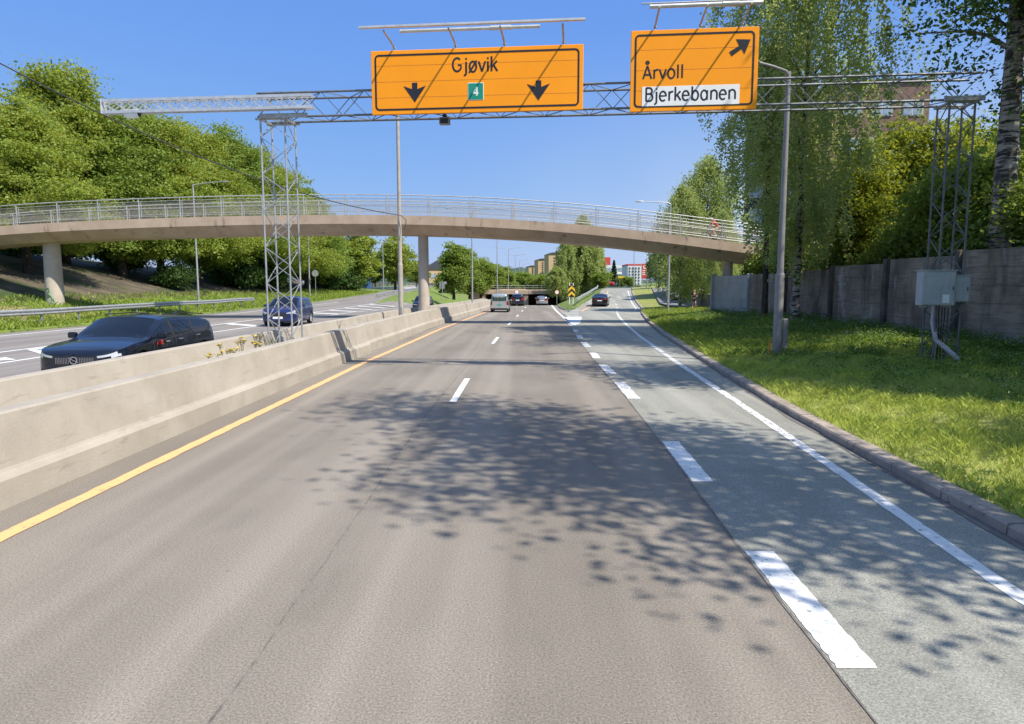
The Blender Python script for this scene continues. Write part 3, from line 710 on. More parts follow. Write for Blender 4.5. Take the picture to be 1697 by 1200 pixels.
b = MB(); b.bbox((GL-.28, -.72, on(1545,495,-.7)[1]), (.17,.01,.22), .003); b.build('plate', SWHITE, gan)
CONDUIT = M('pale_conduit', (.46,.42,.42), .6, var=.15, scale=5)
b = MB(); zc0 = on(1535, 520, -.3)[1]
b.tube([(GL-.25,-.1,2.0),(GL-.32,-.2,1.5),(GL-.28,-.35,1.05),(GL-.05,-.5,.82),(GL+.12,-.62,.62),(GL+.2,-.7,.45)], [.05,.055,.06,.065,.065,.06], 10); b.tube([(GL-.1,.1,2.2),(GL-.12,.05,.4)], .045, 8); b.build('conduit', CONDUIT, gan)
b = MB(); 
for k in range(5): b.tube([(GL-.2+.07*k,.05,2.3),(GL-.25+.09*k,-.05+.03*k,1.7),(GL-.1+.05*k,.1,1.1),(GL-.2+.1*k,.12,.4)], .016, 6)
b.build('cable', DARK, gan)

# ------------------------------------------------------------------ footbridge
BRD = 44.0; BRW = 3.5
bpx = np.array([-160, 0, 104, 210, 420, 560, 660, 820, 900, 990, 1119, 1264, 1400]); bpy_ = np.array([393, 375.5, 368, 363, 358, 356.5, 357, 361.5, 367, 375.5, 390, 407.5, 424])
bX = [P(a, b2, BRD).x for a, b2 in zip(bpx, bpy_)]; bZ = [P(a, b2, BRD).z for a, b2 in zip(bpx, bpy_)]
_pf = np.polyfit(bX, bZ, 5)
def zd(x): return float(np.polyval(_pf, np.clip(x, -41, 19.5)))
fb = thing('footbridge', 'arched beige concrete footbridge with wire mesh railings crossing over the road', 'footbridge', (0, BRD, 0))
sec = [(0,-.56),(0,0),(.25,.02),(.27,-.09),(BRW-.27,-.09),(BRW-.25,.02),(BRW,0),(BRW,-.56),(BRW-.75,-1.12),(.75,-1.12)]
XB = np.linspace(-58, 22, 81)
mb = MB(); mb.grid([[(x, u, zd(x)+v) for u, v in sec] for x in XB], 0, False, close=True)
mb.build('deck', CONC2, fb)
for px, dia in ((90, 1.08), (702.5, .72), (1205, .66)):
    x = PX(px, BRD+BRW/2); zbase = -.3
    b = MB(); b.lathe([(dia/2*1.06, zbase), (dia/2*1.04, 1), (dia/2*.97, 3.5), (dia/2*.92, zd(x)-1.05)], (x, BRW/2, 0), 'z', 28); pl = b.build('pillar', PILC, fb)
    if px == 90:
        GRAF = M('graffiti_green', (.08,.27,.10), .6, var=.15)
        mb = MB(); rg = random.Random(5)
        for (u0, z0, pts) in ((0,0,[(-.25,2.1),(-.02,2.25),(.02,2.0),(-.2,1.9),(.05,1.75),(-.18,1.65)]), (0,0,[(-.1,1.6),(.12,1.7),(.1,1.35),(.25,1.5),(.2,1.2)]), (0,0,[(0,1.3),(.3,1.15),(.32,.85),(.1,1.05)]), (0,0,[(-.05,1.9),(.3,1.3)])):
            cur = []
            for i in range(len(pts)-1):
                for k in range(4):
                    s = k/4; cur.append((pts[i][0]*(1-s)+pts[i+1][0]*s, pts[i][1]*(1-s)+pts[i+1][1]*s))
            cur.append(pts[-1]); r = dia/2*1.0+.006
            mb.tube([(x + r*1.03*math.sin(u/r), BRW/2 - r*1.03*math.cos(u/r), z+.1) for u, z in cur], .022, 5)
        mb.build('graffiti', GRAF, pl)
mb = MB(); mb.box((19.6, BRW/2, 1.6), (1.2, BRW*.85, 3.4)); mb.build('abutment', CONC2, fb)
# stains and a dark patch of growth on the edge beam
MESHM, nt, nd, lk = newmat('wire_mesh')
_o = N(nt, 'ShaderNodeOutputMaterial'); _d = N(nt, 'ShaderNodeBsdfDiffuse'); _d.inputs[0].default_value = (.36,.34,.30,1); _t = N(nt, 'ShaderNodeBsdfTransparent'); _m = N(nt, 'ShaderNodeMixShader'); _m.inputs[0].default_value = .76
lk.new(_d.outputs[0], _m.inputs[1]); lk.new(_t.outputs[0], _m.inputs[2]); lk.new(_m.outputs[0], _o.inputs[0])
RAIL = M('railing_steel', (.44,.45,.43), .5, .35, var=.15, scale=4)
def railing(y, x0, x1, lab):
    xs = np.arange(x0, x1, .66)
    top = MB(); top.tube([(x, y, zd(x)+1.27) for x in xs], .034, 8)
    ro = top.build('railing', RAIL, fb); ro['label'] = lab
    for hh in (1.08, .62, .14): lo = MB(); lo.tube([(x, y, zd(x)+hh) for x in xs], .017, 6); lo.build('rail', RAIL, ro)
    me = MB(); me.grid([[(x, y+.02, zd(x)+.14), (x, y+.02, zd(x)+1.07)] for x in xs], 0, False); me.build('mesh_panel', MESHM, ro)
    for x in np.arange(x0+.3, x1, 2.64):
        b = MB(); b.bar((x, y, zd(x)-.02), (x, y, zd(x)+1.25), .055); b.bar((x+.14, y, zd(x)+.1), (x+.14, y, zd(x)+1.08), .03); b.box((x,y,zd(x)+.03),(.16,.12,.02)); b.build('post', RAIL, ro)
railing(.13, -46, 19.5, 'front steel railing of the footbridge')
railing(BRW-.13, -46, 19.5, 'rear steel railing of the footbridge')

# ------------------------------------------------------------------ lamp posts
LENS = M('lamp_glass', (.7,.7,.66), .25, var=.05)
def lamp(label, x, y, z, H, r0=.11, r1=.06, arms=((-1,0,2.0),), mat=GALV, group='street lamps', sleeve=0, rise=.25):
    t = thing('street_lamp', label, 'street lamp', (x, y, z), group=group)
    b = MB()
    if sleeve: b.tube([(0,0,-.3),(0,0,sleeve)], r0*1.16, 14); b.tube([(0,0,sleeve-.02),(0,0,sleeve+.06)], [r0*1.16, r0], 14)
    b.tube([(0,0,-.3),(0,0,H*.5),(0,0,H)], [r0,(r0+r1)/2,r1], 12); b.build('pole', mat, t)
    b = MB(); b.bbox((0,-r0-.01,.75),(r0*1.1,.02,.42),.006); b.build('service_hatch', GALVD, t)
    for dx, dy, L in arms:
        b = MB(); b.tube([(0,0,H-.12),(dx*L*.1,dy*L*.1,H),(dx*L*.5,dy*L*.5,H+rise*.6),(dx*L,dy*L,H+rise)], [r1*.9,r1*.75,r1*.65,r1*.55], 8); am = b.build('arm', mat, t)
        a = math.atan2(dy, dx); b = MB(); b.lathe([(.0,0),(.06,.02),(.10,.2),(.11,.45),(.07,.68),(0,.72)], (0,0,0), 'x', 10)
        ca, sa = math.cos(a), math.sin(a)
        b.v = [((u)*ca - v*sa + dx*(L-.1), (u)*sa + v*ca + dy*(L-.1), w2*.55 + H + rise + .01) for u, v, w2 in b.v]; hd = b.build('lamp_head', mat, t)
        b = MB(); b.lathe([(.0,.2),(.07,.22),(.085,.4),(.05,.6),(0,.62)], (0,0,0), 'x', 10); b.v = [((u)*ca - v*sa + dx*(L-.1), (u)*sa + v*ca + dy*(L-.1), w2*.35 + H + rise - .04) for u, v, w2 in b.v]; b.build('lens', LENS, hd)
    return t
mx = lambda y: -7.15 + float(off(y))
lamp('tall beige lamp post standing in the concrete median below the wide orange sign', PX(664,37), 37, .4, 12.6, .115, .085, ((1,0,2.2),), POLE, sleeve=3.2)
lamp('thick grey lamp post on the grass in front of the weathered fence wall', PX(1292,22), 22, bankz(PX(1292,22),22)-.05, 8.75, .12, .07, ((-.9,-.43,1.3),), POLEG, sleeve=2.6, rise=.12)
lamp('grey lamp post just beyond the footbridge, its arm pointing left over the slip road', PX(1108,58), 58, bankz(PX(1108,58),58)-.05, 9.1, .10, .06, ((-1,0,2.3),), GALV, rise=.1)
lamp('lamp post behind the left guardrail, its lamp showing above the footbridge railing', PX(328,62), 62, vergez(PX(328,62),62), 10.5, .10, .06, ((1,0,2.6),), GALV)
lamp('lamp post on the left verge with a round sign on it', PX(513,94), 94, vergez(PX(513,94),94), 10.5, .11, .07, ((1,0,2.2),), GALV)
lamp('far lamp post with a small camera arm, right of the blue bus shelter', PX(635.5,150), 150, vergez(PX(635.5,150),150), 10.3, .12, .08, ((1,0,2.2),), GALV)
for y, H, lab in ((77,10.9,'double armed lamp post in the median left of the silver van'), (120,11.3,'double armed lamp post in the median behind the silver van'), (160,11.2,'double armed lamp post in the median above the dark people carrier'), (200,11.4,'double armed lamp post in the median beyond the underpass, third from last'), (240,11.4,'double armed lamp post in the median beyond the underpass, second from last'), (285,11.4,'farthest double armed lamp post in the row along the median')):
    zb_ = float(zmain(y)) if y < 110 else -.4
    lamp(lab, mx(y), y, zb_, H - (0 if y < 110 else 0), .10, .06, ((1,.0,2.4),(-1,.0,2.4)), GALV, rise=.35)
lamp('slender lamp post by the slip road in front of the white flats', PX(1050,140), 140, 2.3, 8.8, .10, .06, ((-1,0,1.8),), GALV)
# loose cable
b = MB(); A = P(0,105,23); B_ = P(664,357,36.8); pts = []
for i in range(25):
    s = i/24; p = A.lerp(B_, s); p.z -= 4*s*(1-s)*.75; pts.append(p)
pts = [A + (A - pts[1])*3] + pts + [B_ + Vector((.3,-.1,-.25)), B_ + Vector((.25,-.14,-.7)), B_ + Vector((.13,-.14,-.75))]
b.tube(pts, .022, 6); tag(b.build('overhead_cable', DARK), 'black cable sagging from the top left corner to the tall median lamp post', 'cable')

# ------------------------------------------------------------------ guardrails
def guardrail(label, pts, h=.72, flare=None):
    t = thing('guardrail', label, 'guardrail', pts[0], group='steel guardrails')
    o = Vector(pts[0]); prof = [(0,-.155),(.025,-.14),(.07,-.10),(.07,-.06),(.015,-.02),(.015,.02),(.07,.06),(.07,.10),(.025,.14),(0,.155)]
    rows = []
    P3 = [Vector(p) - o for p in pts]
    for i, p in enumerate(P3):
        tn = (P3[min(i+1,len(P3)-1)] - P3[max(i-1,0)]); nn = Vector((tn.y, -tn.x, 0)).normalized()
        rows.append([p + nn*u + Vector((0,0,h+v)) for u, v in prof] + [p + nn*(u-.012) + Vector((0,0,h+v)) for u, v in prof[::-1]])
    mb = MB(); mb.grid(rows, 0, False, close=True); mb.build('beam', GALV, t)
    for i, p in enumerate(P3):
        b = MB(); b.box((p.x-.06,p.y,p.z+h/2-.1), (.07,.11,h+.35)); b.build('post', GALVD, t)
    return t
gxl = lambda y: float(exitl(y)) - .75
guardrail('long steel guardrail on the left verge in front of the first bridge pillar', [(gxl(y), y, vergez(gxl(y), y)) for y in np.arange(29, 68, 3.)])
guardrail('short steel guardrail on the grass island by the exit road', [(PX(px, d), d, z) for px, d, z in ((624,104,.45),(637,112,.62),(652,121,.82),(668,132,1.0),(690,148,1.25),(700,156,1.35))], .6)
guardrail('pale guardrail between the chevron sign and the slip road', [(noser(y)-.45, y, float(zslip(y))+.1) for y in (79,84,89,94,99,104,109,114)], .78)

# ------------------------------------------------------------------ fence wall on the right
WPAN = M('weathered_panel', (.18,.138,.095), .95, col2=(.31,.255,.195), scale=.9, bump=.6, bscale=14, layers=(((.075,.06,.05), 1.1, .48, .70, (1,1.5,.35)), ((.42,.40,.37), 1.2, .60, .74, (1,1.2,.5)), ((.13,.11,.09), 3.0, .50, .72, (.4,.4,6))))
WCLEAN = M('clean_panel', (.30,.31,.30), .9, col2=(.37,.38,.37), scale=1.4, bump=.3, bscale=20, layers=(((.2,.2,.19), 2, .6, .72, (1,1,.3)),))
wposts = [46, 40.6, 36.2, 31.9, 28.0, 24.1, 20.2, 16.3, 12.4, 8.5, 4.6, .7, -3.2, -7]
def wtop(y): return float(np.interp(y, [-8, 21.6, 28, 32, 40.4, 46], [3.9, 3.7, 3.45, 3.28, 3.08, 3.12]))
WPOSTM = M('weathered_post', (.055,.047,.04), .95, col2=(.12,.105,.09), scale=1.5, bump=.4)
fw = thing('fence_wall', 'long weathered concrete panel fence wall along the top of the grass bank', 'wall', (float(wallx(20)), 20, 0))
rw = random.Random(9)
for i in range(len(wposts)-1):
    ya, yb = wposts[i], wposts[i+1]; xa, xb = float(wallx(ya)) - fw.location.x, float(wallx(yb)) - fw.location.x
    z1 = wtop((ya+yb)/2); mb = MB(); z = .15; k = 0; mb.bar((xa, ya-20, (z+z1)/2), (xb, yb-20, (z+z1)/2), .05, z1-z)
    nb = 6; ph = (z1 - z)/nb
    d = Vector((xb-xa, yb-ya, 0)).normalized(); nrm = Vector((d.y, -d.x, 0))
    for k in range(nb):
        zz = z + k*ph; jj = rw.uniform(-.012, .012)
        p = Vector((xa, ya-20, zz+ph/2)) + d*.1 + nrm*jj; q = Vector((xb, yb-20, zz+ph/2)) - d*.1 + nrm*jj
        mb.bar(p, q, .10, ph-.014)
    o = mb.build('panel', WCLEAN if i == 0 else WPAN, fw)
    if i == 0: o['label'] = 'clean grey end panel'
for y in wposts:
    x = float(wallx(y)) - fw.location.x; b = MB(); b.bbox((x-.05, y-20, wtop(y)/2+.04), (.30,.24,wtop(y)+.12), .02); b.build('post', WCLEAN if y > 40 else WPOSTM, fw)
# low wall beyond its end
LOWW = M('low_wall', (.24,.235,.225), .9, col2=(.32,.31,.3), scale=1.2, bump=.3)
t = thing('retaining_wall', 'low grey retaining wall running beside the footpath behind the jogger', 'wall', (16.4, 57, 0))
mb = MB(); mb.grid([[(np.interp(y,[50,57,80,110],[15.95,16.4,18.45,23.9])-16.4+u, y-57, z0) for u, z0 in ((-.12,.3),(-.12,float(zslip(y))*.55+np.interp(y,[50,56,110],[1.5,1.62,1.75])),(.12,float(zslip(y))*.55+np.interp(y,[50,56,110],[1.5,1.62,1.75])),(.12,.3))] for y in np.arange(50,116,3.)], 0, False); mb.build('body', LOWW, t)
mb = MB(); mb.grid([[(np.interp(y,[50,57,80,110],[15.95,16.4,18.45,23.9])-16.4+u, y-57, float(zslip(y))*.55+np.interp(y,[50,56,110],[1.5,1.62,1.75])+v) for u, v in ((-.17,-.03),(-.17,.05),(.17,.05),(.17,-.03))] for y in np.arange(50,116,3.)], 0, False, close=True); mb.build('coping', LOWW, t)

# ------------------------------------------------------------------ small road signs and stakes
SYEL = M('sign_yellow', (.80,.50,.03), .45, var=.05); SRED = M('sign_red', (.62,.03,.03), .45, var=.06); SBLUE = M('sign_blue', (.03,.12,.45), .5, var=.1)
x = PX(947.5,78); t = thing('chevron_sign', 'black and yellow chevron sign on a post at the tip of the grass island', 'road sign', (x,78,.1))
b = MB(); b.tube([(0,0,-.2),(0,0,1.1)], .04, 8); b.build('post', GALV, t)
b = MB(); b.bbox((0,.02,1.72),(.74,.03,1.28),.004); bd = b.build('board', BLACK, t)
for z in (1.33, 1.93):
    b = MB(); b.prism([(-.37,-.002,z-.25),(0,-.002,z+.12),(.37,-.002,z-.25),(.37,-.002,z+.05),(0,-.002,z+.42),(-.37,-.002,z+.05)], (0,-.006,0)); b.build('stripe', SYEL, bd)
for px, lab in ((944,'left one of two white marker posts above the chevron sign'), (950,'right one of two white marker posts above the chevron sign')):
    b = MB(); xx = PX(px,84); b.bbox((0,0,.9),(.09,.05,2.6),.015); o = b.build('marker_post', SWHITE); o.location = (xx,84,.6); tag(o, lab, 'marker post', 'white marker posts')
def roundsign(label, x, y, z, h, r=.36, ring=True, plate=SWHITE):
    t = thing('round_sign', label, 'road sign', (x,y,z), group='round road signs')
    b = MB(); b.tube([(0,0,-.3),(0,0,h+r)], .035, 8); b.build('post', GALV, t)
    b = MB(); b.lathe([(0,-.05),(r,-.05),(r,-.03),(0,-.03)], (0,0,h), 'y', 20, smooth=False); d = b.build('disc', SRED if ring else plate, t)
    if ring: b = MB(); b.lathe([(0,-.058),(r*.8,-.058),(r*.8,-.05)], (0,0,h), 'y', 20, smooth=False); b.build('field', plate, d)
roundsign('round red rimmed speed sign left of the underpass mouth', PX(856.5,112), 112, -.9, 2.35)
roundsign('round red rimmed speed sign right of the underpass mouth', PX(923,112), 112, -.2, 1.6)
roundsign('round pale sign seen from behind on the left verge lamp post', PX(523,93.5), 93.5, vergez(PX(523,93.5),93.5), 3.3, .45, False, GALV)
t = thing('info_board', 'small grey road sign board on a post in the grass island, seen from behind', 'road sign', (PX(733,96),96,.5))
b = MB(); b.tube([(0,0,-.3),(0,0,2.6)], .04, 8); b.build('post', GALV, t); b = MB(); b.bbox((-.05,.05,2.0),(.75,.03,.95),.01); b.build('board', GALVD, t)
b = MB(); b.lathe([(0,-.02),(.2,-.02),(.2,.01),(0,.01)],(.42,.05,2.35),'y',14,smooth=False); b.build('disc', GALV, t)
xx, yy = PX(1300,22)+.0, 22.0
b = MB(); b.bbox((0,0,.55),(.17,.14,1.3),.02); o = b.build('concrete_stub', POLEG); o.location = (PX(1301,22.1)+.05, 22.1, bankz(xx,yy)-.05); tag(o, 'short grey stub post touching the right side of the thick lamp post', 'stub post')
b = MB(); b.bar((0,0,-.1),(-.09,0,.5),.05,.03); o = b.build('marker_stake', M('orange_stake',(.7,.2,.06),.6)); o.location = (PX(1283,21.8),21.8,bankz(xx-.3,21.8)); tag(o, 'small leaning orange stake in the grass beside the thick lamp post', 'stake')
# ------------------------------------------------------------------ foliage
LEAF_OLIVE = leafmat('maple_leaves', (.16,.26,.035), (.32,.41,.075), (.44,.34,.06), .5, .09)
LEAF_MID = leafmat('green_leaves', (.13,.225,.035), (.25,.34,.065), (.33,.32,.06), .48, .05)
LEAF_DARK = leafmat('dark_leaves', (.045,.10,.03), (.10,.175,.045), (.13,.18,.04), .45, .03)
LEAF_BIRCH = leafmat('birch_leaves', (.24,.33,.10), (.42,.48,.19), (.46,.44,.17), .56, .05)
LEAF_BRIGHT = leafmat('bright_leaves', (.15,.21,.02), (.26,.30,.035), (.34,.30,.04), .55, .08)
LEAF_CON = leafmat('conifer_needles', (.012,.035,.018), (.03,.06,.025), (.04,.07,.02), .15, 0)
BARK = M('dark_bark', (.035,.028,.022), .95, col2=(.075,.06,.045), scale=3, bump=.8, bscale=22, layers=(((.02,.017,.014), 6, .5, .65, (1,1,.2)),))
BBARK = M('birch_bark', (.30,.25,.205), .85, col2=(.44,.39,.33), scale=1.3, bump=.5, bscale=20, layers=(((.03,.027,.024), 3.2, .47, .55, (.7,.7,3.4)), ((.06,.05,.042), 1.1, .5, .6, (1,1,.8))))
def quads(ctr, size, up=.6, rng=RNG, asp=.62):
    n = len(ctr); nm = rng.normal(size=(n,3)); nm[:,2] += up*1.4; nm /= np.linalg.norm(nm, axis=1)[:,None]
    t = rng.normal(size=(n,3)); t -= nm*(t*nm).sum(1)[:,None]; t /= np.linalg.norm(t, axis=1)[:,None]
    b = np.cross(nm, t); s = size*(.65+.7*rng.random((n,1)))
    v = np.empty((n,4,3)); v[:,0] = ctr - t*s; v[:,1] = ctr + b*s*asp; v[:,2] = ctr + t*s; v[:,3] = ctr - b*s*asp
    return v.reshape(-1,3)
def crown_points(lobes, n, shell=.55, rng=RNG):
    vol = np.array([l[1][0]*l[1][1]*l[1][2] for l in lobes]); k = rng.choice(len(lobes), n, p=vol/vol.sum())
    d = rng.normal(size=(n,3)); d /= np.linalg.norm(d, axis=1)[:,None]
    r = rng.random(n)**shell; r = .25 + .75*r
    c = np.array([l[0] for l in lobes])[k]; s = np.array([l[1] for l in lobes])[k]
    return c + d*s*r[:,None]
def trunk_mesh(H, r, pts, seed, lean=(0,0), start=.25, nl=26, mat=BARK, parent=None, rl=.28, wig=.25, top=.97):
    rg = random.Random(seed); mb = MB(); tp = []
    for i in range(9):
        s = i/8; tp.append(Vector((lean[0]*s*s + rg.uniform(-wig,wig)*s*.6, lean[1]*s*s + rg.uniform(-wig,wig)*s*.6, H*top*s - (.3 if i == 0 else 0))))
    rad = [r*(1.25 if i == 0 else 1)*(1-.9*(i/8))+.012 for i in range(9)]
    mb.tube(tp, rad, 10)
    def at(z):
        s = max(0, min(.999, z/(H*top)))*8; i = int(s); return tp[i].lerp(tp[i+1], s-i), r*(1-.9*s/8)
    sel = pts if len(pts) <= nl else pts[np.array(rg.sample(range(len(pts)), nl))]
    for p in sel:
        p = Vector(p); h = math.hypot(p.x, p.y); zs = max(H*start*rg.uniform(.7,1.1), min(p.z - h*.45, H*.85)); a, ra = at(zs)
        mid = a.lerp(p, .5) + Vector((rg.uniform(-.2,.2)*h*.3, rg.uniform(-.2,.2)*h*.3, h*.10))
        rr = min(ra*.55, .03 + rl*r*min(1, (p-a).length/6)); mb.tube([a, a.lerp(mid,.55)+Vector((0,0,.05*h)), mid, p], [rr, rr*.75, rr*.5, rr*.15+.006], 6)
    return mb.build('trunk', mat, parent)
def broad(label, seed, H, Rr, z0, leafm, nclump=300, per=90, leaf=.16, sig=.55, r=.3, mat=BARK, group='trees', lobn=7, flat=.55, shell=.5, start=.25, nl=26, name='broadleaf_tree', wig=.25, dome=False):
    rng = np.random.default_rng(seed); t = thing(name, label, 'tree', group=group)
    lobes = []; zc = (z0+H)/2; hz = (H-z0)/2
    lobes.append(((0,0,zc), (Rr*.62, Rr*.62, hz*.97)))
    if dome:
        lobes[0] = ((0,0,zc+hz*.1), (Rr*.5, Rr*.5, hz*.85))
        for cnt, u, dd, ss in ((9,-.66,.64,.40),(8,-.2,.56,.40),(7,.24,.42,.38),(4,.62,.2,.36)):
            for i in range(cnt):
                a = 2*math.pi*(i+rng.uniform(-.3,.3))/cnt + u*3; d = Rr*dd*rng.uniform(.85,1.12); s = Rr*ss*rng.uniform(.8,1.2)
                lobes.append(((d*math.cos(a), d*math.sin(a), zc+hz*(u+rng.uniform(-.14,.14))), (s, s, s*rng.uniform(.5,.7))))
    for i in range(0 if dome else lobn):
        a = 2*math.pi*i/lobn + rng.uniform(-.4,.4); u = rng.uniform(-.65,.55); q = math.sqrt(max(.1,1-u*u))
        d = Rr*.55*q; s = Rr*rng.uniform(.36,.55)
        lobes.append(((d*math.cos(a), d*math.sin(a), zc+u*hz*.8), (s, s, min(hz*.5, s*rng.uniform(.7,1.0)))))
    cp = crown_points(lobes, nclump, shell, rng)
    cl = np.repeat(cp, per, 0); sc_ = np.repeat(rng.uniform(.6,1.3,(nclump,1)), per, 0)
    pos = cl + rng.normal(size=cl.shape)*np.array([sig, sig, sig*flat])*sc_
    rnd = np.clip(np.repeat(rng.random(nclump), per)*.7 + rng.random(len(pos))*.3, 0, 1)
    raw_mesh('crown', quads(pos, leaf, .7, rng), 4, leafm, t, rnd)
    trunk_mesh(H, r, cp, seed, start=start, nl=nl, mat=mat, parent=t, wig=wig)
    return t
def weeping(label, seed, H, Rr, z0, leafm, nst=520, per=110, leaf=.06, drop=(1.,2.6), r=.2, mat=BBARK, group='birches', spread=.13, nl=40, name='birch_tree', power=.6, prof=(.45,.85,1,.88,.58,.08), tight=.75):
    rng = np.random.default_rng(seed); t = thing(name, label, 'tree', group=group)
    u = rng.random(nst)**.85; z = z0 + (H-z0)*u
    prof = np.interp(u, [0,.12,.35,.6,.85,1], prof)*Rr*(1+.22*np.sin(rng.random(nst)*6))
    a = rng.random(nst)*2*math.pi; q = rng.random(nst)**power*prof
    # branch clusters: pull strands toward a set of boughs
    nb = 34; ba = rng.random(nb)*2*math.pi; bu = rng.random(nb); k = rng.integers(0, nb, nst)
    a = np.where(rng.random(nst) < tight, ba[k] + rng.normal(size=nst)*.24, a)
    st = np.stack([q*np.cos(a), q*np.sin(a), z], 1)
    dl = rng.uniform(drop[0], drop[1], nst)
    s = rng.random((nst, per))**1.1
    out = np.stack([np.cos(a), np.sin(a)], 1)
    pos = st[:,None,:] + np.stack([out[:,None,0]*s*.35, out[:,None,1]*s*.35, -dl[:,None]*s], 2) + rng.normal(size=(nst,per,3))*np.array([spread,spread,spread])*(1.15-s[:,:,None]*.5)
    rnd = np.clip(np.repeat(rng.random(nst), per)*.6 + rng.random(nst*per)*.4, 0, 1)
    raw_mesh('crown', quads(pos.reshape(-1,3), leaf, .1, rng, .7), 4, leafm, t, rnd)
    trunk_mesh(H, r, st[rng.permutation(nst)[:nl*2]], seed, start=.22, nl=nl, mat=mat, parent=t, rl=.3, wig=.22)
    return t
def conifer(label, seed, H, Rr, leafm=LEAF_CON, n=9000, leaf=.3, group='conifers', name='spruce_tree'):
    rng = np.random.default_rng(seed); t = thing(name, label, 'tree', group=group)
    u = rng.random(n)**1.5; z = H*(.06+.94*u); rad = Rr*(1-u)**.85*(.75+.25*np.sin(u*60)) + .08; q = np.sqrt(rng.random(n))*rad; a = rng.random(n)*6.283
    pos = np.stack([q*np.cos(a), q*np.sin(a), z - q*.35], 1)
    raw_mesh('crown', quads(pos, leaf, .3, rng), 4, leafm, t, rng.random(n))
    b = MB(); b.tube([(0,0,-.2),(0,0,H*.95)], [.2,.02], 8); b.build('trunk', BARK, t); return t
def put(o, x, y, z, rz=0, s=1., label=None):
    o.location = (x, y, z); o.rotation_euler = (0,0,rz); o.scale = (s,)*3 if np.isscalar(s) else s
    if label: o['label'] = label
    return o
def Ztop(py, d): return P(870, py, d).z

# --- left row of maples on the slope
ml = [broad('x', 101, 18, 7.4, 2.2, LEAF_OLIVE, 720, 120, .132, .60, .38, group='maples on the left slope', dome=True, name='maple_tree'),
      broad('x', 102, 18, 6.8, 2.0, LEAF_OLIVE, 720, 120, .132, .58, .34, group='maples on the left slope', dome=True, name='maple_tree'),
      broad('x', 103, 18, 7.0, 2.0, LEAF_MID, 720, 120, .132, .58, .36, group='maples on the left slope', dome=True, name='maple_tree')]
rows_ = [(0, -70, 62, 95, 'maple at the far left edge of the picture, cut off by the frame'),
         (0, 48, 54, 150, 'large maple with orange tinged leaves nearest the first bridge pillar'),
         (1, 112, 66, 76, 'tallest maple, its top rising highest above the left slope'),
         (2, 205, 68, 150, 'maple behind the left tip of the bright lattice beam'),
         (0, 268, 72, 172, 'maple right of the one behind the lattice beam tip, yellowish on its left side'),
         (1, 330, 80, 190, 'maple just above the lamp head on the left verge'),
         (2, 385, 88, 205, 'maple left of the lattice mast in the median'),
         (0, 432, 96, 232, 'maple behind the lattice mast in the median'),
         (1, 472, 106, 262, 'second last maple of the left row, right of the lattice mast'),
         (2, 508, 116, 300, 'last and lowest maple at the right end of the left row')]
used = set()
for i, (k, px, d, py, lab) in enumerate(rows_):
    x = PX(px, d); zb0 = vergez(x, d); h = Ztop(py, d) - zb0
    o = ml[k] if k not in used else copy_tree(ml[k]); used.add(k)
    put(o, x, d, zb0, i*1.3, (h/18*1.02, h/18*1.02, h/18*.98) if h > 15 else (h/18*1.12, h/18*1.12, h/18), lab)
# dark shrubs and saplings under them
bush = broad('low dark shrub under the maples by the first bridge pillar', 111, 3.0, 2.1, .2, LEAF_DARK, 130, 70, .12, .38, .06, group='shrubs under the maples', lobn=5, nl=8, name='shrub')
put(bush, PX(30,62), 62, vergez(PX(30,62),62), 0, 1)
for i, (px, d, s, lab) in enumerate(((205,72,1.2,'dark shrub between the first bridge pillar and the lamp post on the verge'), (290,70,1.0,'dark shrub just left of the lamp post on the left verge'), (395,88,1.5,'dark shrub under the bridge left of the lattice mast'), (440,96,1.5,'dark shrub behind the foot of the lattice mast'), (540,128,1.6,'dark shrub left of the red cabin under the bridge'), (575,135,1.7,'dark shrub beside the red cabin'), (350,95,1.6,'dark shrub deep under the maples right of the verge lamp post'), (130,82,1.7,'dark shrub deep under the maples right of the first pillar'), (60,84,1.8,'dark shrub deep under the maples behind the first pillar'))):
    x = PX(px,d); put(copy_tree(bush), x, d, vergez(x,d)-.1, i*2.1, s, lab)
# trees seen under the bridge, left of the middle pillar
t1 = broad('x', 121, 11, 4.4, 1.2, LEAF_MID, 260, 80, .2, .55, .25, group='trees under the bridge', lobn=7)
t2 = broad('x', 122, 11, 4.2, 1.0, LEAF_OLIVE, 260, 80, .2, .55, .25, group='trees under the bridge', lobn=7)
tl = [(0,462,118,352,'leafy tree just right of the lattice mast under the bridge',1.1), (0,530,125,375,'soft green tree behind the lamp post with the round sign',1.2), (1,588,138,376,'dark olive tree above the red cabin and the white gable',1.15), (1,655,165,386,'yellow green tree left of the tall median lamp post',1.0), (0,622,170,425,'low tree between the bus shelter and the small camera pole',1.2), (0,690,200,432,'small tree behind the middle bridge pillar',1.3)]
u2 = set()
for i, (k, px, d, py, lab, wd) in enumerate(tl):
    src = (t1, t2)[k]; o = src if k not in u2 else copy_tree(src); u2.add(k); x = PX(px,d); z0 = float(zexit(d)) + .3; h = Ztop(py,d) - z0
    put(o, x, d, z0, i*1.7+.3, (h/11*wd, h/11*wd, h/11), lab)
